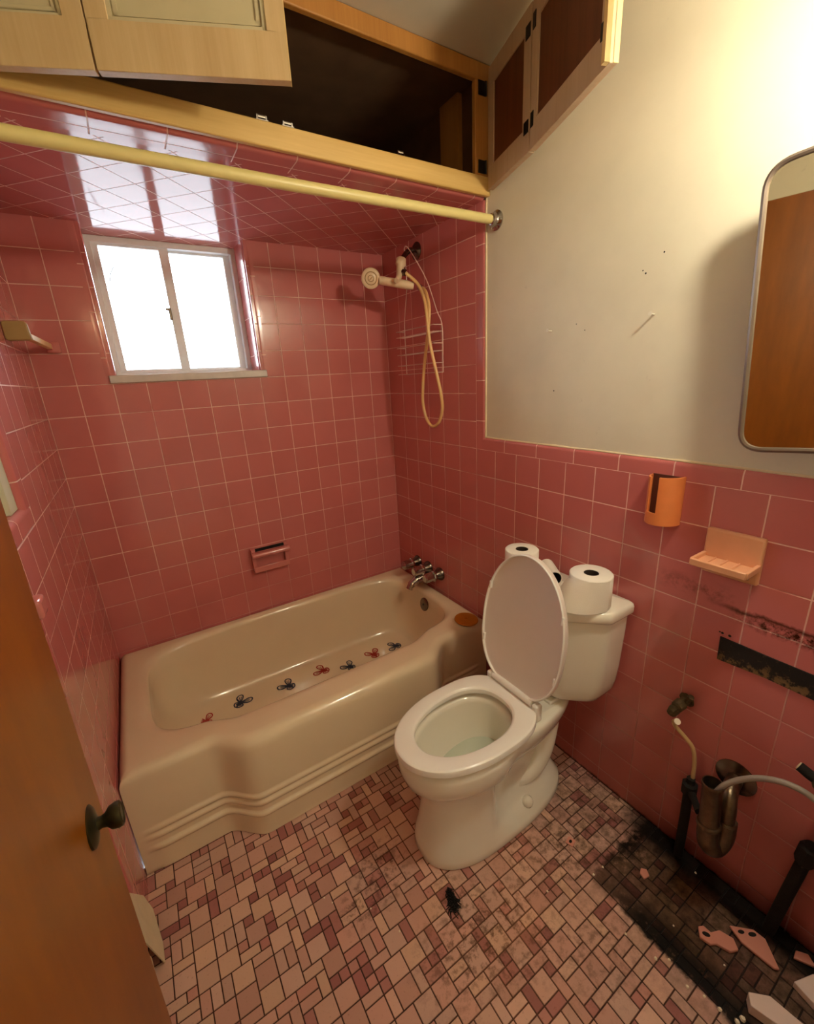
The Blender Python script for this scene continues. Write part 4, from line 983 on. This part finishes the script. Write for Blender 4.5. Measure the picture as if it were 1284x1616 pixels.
# a slightly sagging slab: free edge leans with its hinges
hin = Vector((-1.302, -2.04, 0.012)); hin_t = Vector((-1.302, -2.04, 2.0))
vs_ = []
for A_, B_ in ((P_bot, hin), (P_top, hin_t)):
    t = (B_-A_).normalized(); n = Vector((-1, 0, 0))*th
    vs_.append([tuple(A_), tuple(B_), tuple(B_+n), tuple(A_+n)])
dr = struct(obj('door_1', MB().loops(vs_), M['door_wood'], bevel=0.002), 'amber brown varnished flush door open in the left foreground')
kz, ky = 0.892, -1.405
kx = -1.3115
ro = obj('rosette', MB().lathe([(0, 0.027), (0.003, 0.027), (0.006, 0.022), (0.008, 0.013), (0.009, 0.009)], (kx, ky, kz), (1, 0, 0.02), 28), M['knob'], dr)
obj('knob', MB().lathe([(0.004, 0.009), (0.013, 0.0075), (0.018, 0.009), (0.023, 0.0145), (0.030, 0.0165), (0.035, 0.0160), (0.0365, 0.0135), (0.035, 0.012), (0.0352, 0)], (kx, ky, kz), (1, 0, 0.02), 24), M['knob'], dr)

# torn cardboard behind the door
f = thing('cardboard_piece', (-1.40, -0.93, 0), 'crumpled pale cardboard piece on the floor behind the door', 'cardboard')
b = MB()
A = [(-1.402, -0.985, 0.275), (-1.4025, -0.85, 0.075), (-1.388, -0.87, 0.035), (-1.373, -0.957, 0.010), (-1.372, -1.005, 0.006), (-1.386, -1.068, 0.225), (-1.392, -1.09, 0.30)]
b.loops([A, [(x-0.003, y+0.001, z) for x, y, z in A]])
obj('flap', b, M['cardboard'], f, smooth=False)
b = MB()
A = [(-1.394, -1.068, 0.215), (-1.389, -1.025, 0.080), (-1.394, -1.018, 0.004), (-1.398, -1.10, 0.004), (-1.398, -1.14, 0.20)]
b.loops([A, [(x-0.003, y, z) for x, y, z in A]])
obj('side', b, M['cardboard'], f, smooth=False)

def shard(pts, z0, th, mat, label, cat='shard', name='ceramic_shard', holes=(), tilt=(0, 0), group='broken pink ceramic pieces on the floor'):
    cx_ = sum(p_[0] for p_ in pts)/len(pts); cy_ = sum(p_[1] for p_ in pts)/len(pts)
    zf = lambda x, y: z0+(x-cx_)*tilt[0]+(y-cy_)*tilt[1]
    o_ = tag(obj(name, MB().loops([[(x, y, max(0.0005, zf(x, y))) for x, y in pts], [(x, y, max(0.0005, zf(x, y))+th) for x, y in pts]]), mat, bevel=min(0.002, th*0.3)), label, cat, group)
    for hx_, hy_, r_, e_, a_ in holes:
        l0 = [(hx_+r_*math.cos(q*PI/8)*math.cos(a_)-r_*e_*math.sin(q*PI/8)*math.sin(a_), hy_+r_*math.cos(q*PI/8)*math.sin(a_)+r_*e_*math.sin(q*PI/8)*math.cos(a_)) for q in range(16)]
        h_ = obj('hole', MB().loops([[(x, y, zf(x, y)+th*0.8) for x, y in l0], [(x, y, zf(x, y)+th+0.0004) for x, y in l0]]), M['hole_shade'], o_)  # dark plug painting the shade of a hole
    return o_
shard([(-0.196, -1.742), (-0.176, -1.728), (-0.163, -1.735), (-0.163, -1.752), (-0.140, -1.762), (-0.130, -1.790), (-0.146, -1.808), (-0.166, -1.798), (-0.176, -1.772), (-0.190, -1.764)], 0.002, 0.010, M['shard'],
      'broken pink ceramic cup holder piece lying on the stained floor', holes=[(-0.178, -1.748, 0.009, 0.6, 2.2)])
shard([(-0.108, -1.772), (-0.068, -1.810), (-0.066, -1.835), (-0.108, -1.878), (-0.116, -1.870), (-0.122, -1.805)], 0.004, 0.008, M['shard'],
      'flat pink ceramic plate piece with two holes on stained floor', holes=[(-0.100, -1.795, 0.008, 0.55, 2.6), (-0.083, -1.813, 0.010, 0.5, 2.6)], tilt=(0.0, 0.0))
shard([(-0.176, -1.572), (-0.160, -1.566), (-0.150, -1.578), (-0.160, -1.592), (-0.180, -1.588)], 0.002, 0.006, M['shard'], 'small pink ceramic chip on the dark stain near the trap')
shard([(-0.250, -1.868), (-0.228, -1.855), (-0.196, -1.885), (-0.190, -1.945), (-0.225, -1.95)], 0.002, 0.030, M['shard_white'], 'thick pinkish white broken ceramic chunk at the bottom right corner')
shard([(-0.052, -1.888), (-0.030, -1.885), (-0.015, -1.905), (-0.03, -1.925)], 0.002, 0.008, M['shard'], 'small pink ceramic chip by the wall at far right')
shard([(-0.115, -1.905), (-0.06, -1.925), (-0.07, -1.99), (-0.13, -1.97)], 0.002, 0.02, M['shard_white'], 'pale ceramic chunk at the far bottom right edge')
shard([(-0.278, -1.392), (-0.254, -1.386), (-0.247, -1.408), (-0.271, -1.414)], 0.0006, 0.003, M['shard'], 'loose floor tile chip with a dark spot right of the toilet', 'tile chip', 'tile_chip', holes=[(-0.263, -1.400, 0.006, 0.7, 0.3)])
# plaster crumbs along the edge of the stain
spots = [(-0.30, -1.80, .004), (-0.315, -1.77, .005), (-0.295, -1.83, .006), (-0.285, -1.86, .007), (-0.27, -1.865, .008), (-0.30, -1.72, .004), (-0.325, -1.70, .005), (-0.245, -1.50, .004), (-0.285, -1.497, .004), (-0.04, -1.66, .004), (-0.20, -1.80, .003), (-0.22, -1.69, .003), (-0.34, -1.63, .004), (-0.43, -1.45, .004), (-0.97, -1.10, .003), (-0.955, -1.125, .003), (-0.87, -1.20, .003), (-0.83, -1.29, .003)]
for x, y, r in spots:
    b = MB().loops([[(x+r*math.cos(q*PI/3+r*900)*random.uniform(.6, 1), y+r*math.sin(q*PI/3+r*900)*random.uniform(.6, 1), 0.0004) for q in range(6)], [(x+0.6*r*math.cos(q*PI/3)*random.uniform(.6, 1), y+0.6*r*math.sin(q*PI/3), 0.0004+r*0.7) for q in range(6)]])
    tag(obj('plaster_crumb', b, M['tube_tip'], smooth=False), 'tiny white plaster crumb on the pink mosaic floor', 'crumb', 'plaster crumbs on the floor')
# dark tuft in the walkway
b = MB()
for i in range(150):
    t0 = random.random(); x = -0.664-0.014*t0+random.gauss(0, 0.003+0.006*t0); y = -1.285-0.050*t0+random.gauss(0, 0.004)
    a = random.gauss(-1.3, 1.0) if t0 > 0.6 else random.gauss(-1.7, 0.3); l_ = random.uniform(0.010, 0.022); z = random.uniform(0.001, 0.007)
    b.tube([(x, y, z), (x+l_*0.5*math.cos(a), y+l_*0.5*math.sin(a), z+0.003), (x+l_*math.cos(a+.4), y+l_*math.sin(a+.4), 0.001)], 0.0013, 4)
tag(obj('hair_tuft', b, M['hair'], smooth=False), 'small black tuft of debris on the floor in front of toilet', 'debris')

# ------------------------------------------------------------------ light, world, camera
wd = bpy.data.worlds.new('World'); sc.world = wd; wd.use_nodes = True
wt = wd.node_tree; bg = wt.nodes['Background']
tcw = wt.nodes.new('ShaderNodeTexCoord'); sx = wt.nodes.new('ShaderNodeSeparateXYZ'); mr = wt.nodes.new('ShaderNodeMapRange')
wt.links.new(tcw.outputs['Generated'], sx.inputs[0]); wt.links.new(sx.outputs[2], mr.inputs[0])
mr.inputs[1].default_value = -0.05; mr.inputs[2].default_value = 0.12; mr.inputs[3].default_value = 4.4; mr.inputs[4].default_value = 15.0
bg.inputs[0].default_value = (0.84, 0.92, 1.0, 1); wt.links.new(mr.outputs[0], bg.inputs[1])   # bright overcast sky over darker ground

cam = bpy.data.cameras.new('camera'); co = bpy.data.objects.new('camera', cam); COL.objects.link(co)
Rr = ((0.8413904147890799, -0.5378447445813193, -0.0527750000217003), (-0.2040523402131826, -0.22574443022914972, -0.9525765558074727), (0.5004246320421873, 0.8122576456683805, -0.2996876785900212))
right, down, fwd = (Vector(r) for r in Rr)
mw = Matrix((right, -down, -fwd)).transposed().to_4x4(); mw.translation = Vector((-1.15917861, -1.98202579, 1.42507559))
co.matrix_world = mw
cam.sensor_fit = 'HORIZONTAL'; cam.sensor_width = 36.0; cam.lens = 36.0*673.3839/1284; cam.clip_start = 0.01
sc.camera = co
sc.view_settings.view_transform = 'Standard'; sc.view_settings.look = 'None'; sc.view_settings.gamma = 1.0; sc.view_settings.use_curve_mapping = False
sc.view_settings.exposure = 0.1
sc.cycles.max_bounces = 10; sc.cycles.diffuse_bounces = 6; sc.cycles.glossy_bounces = 5
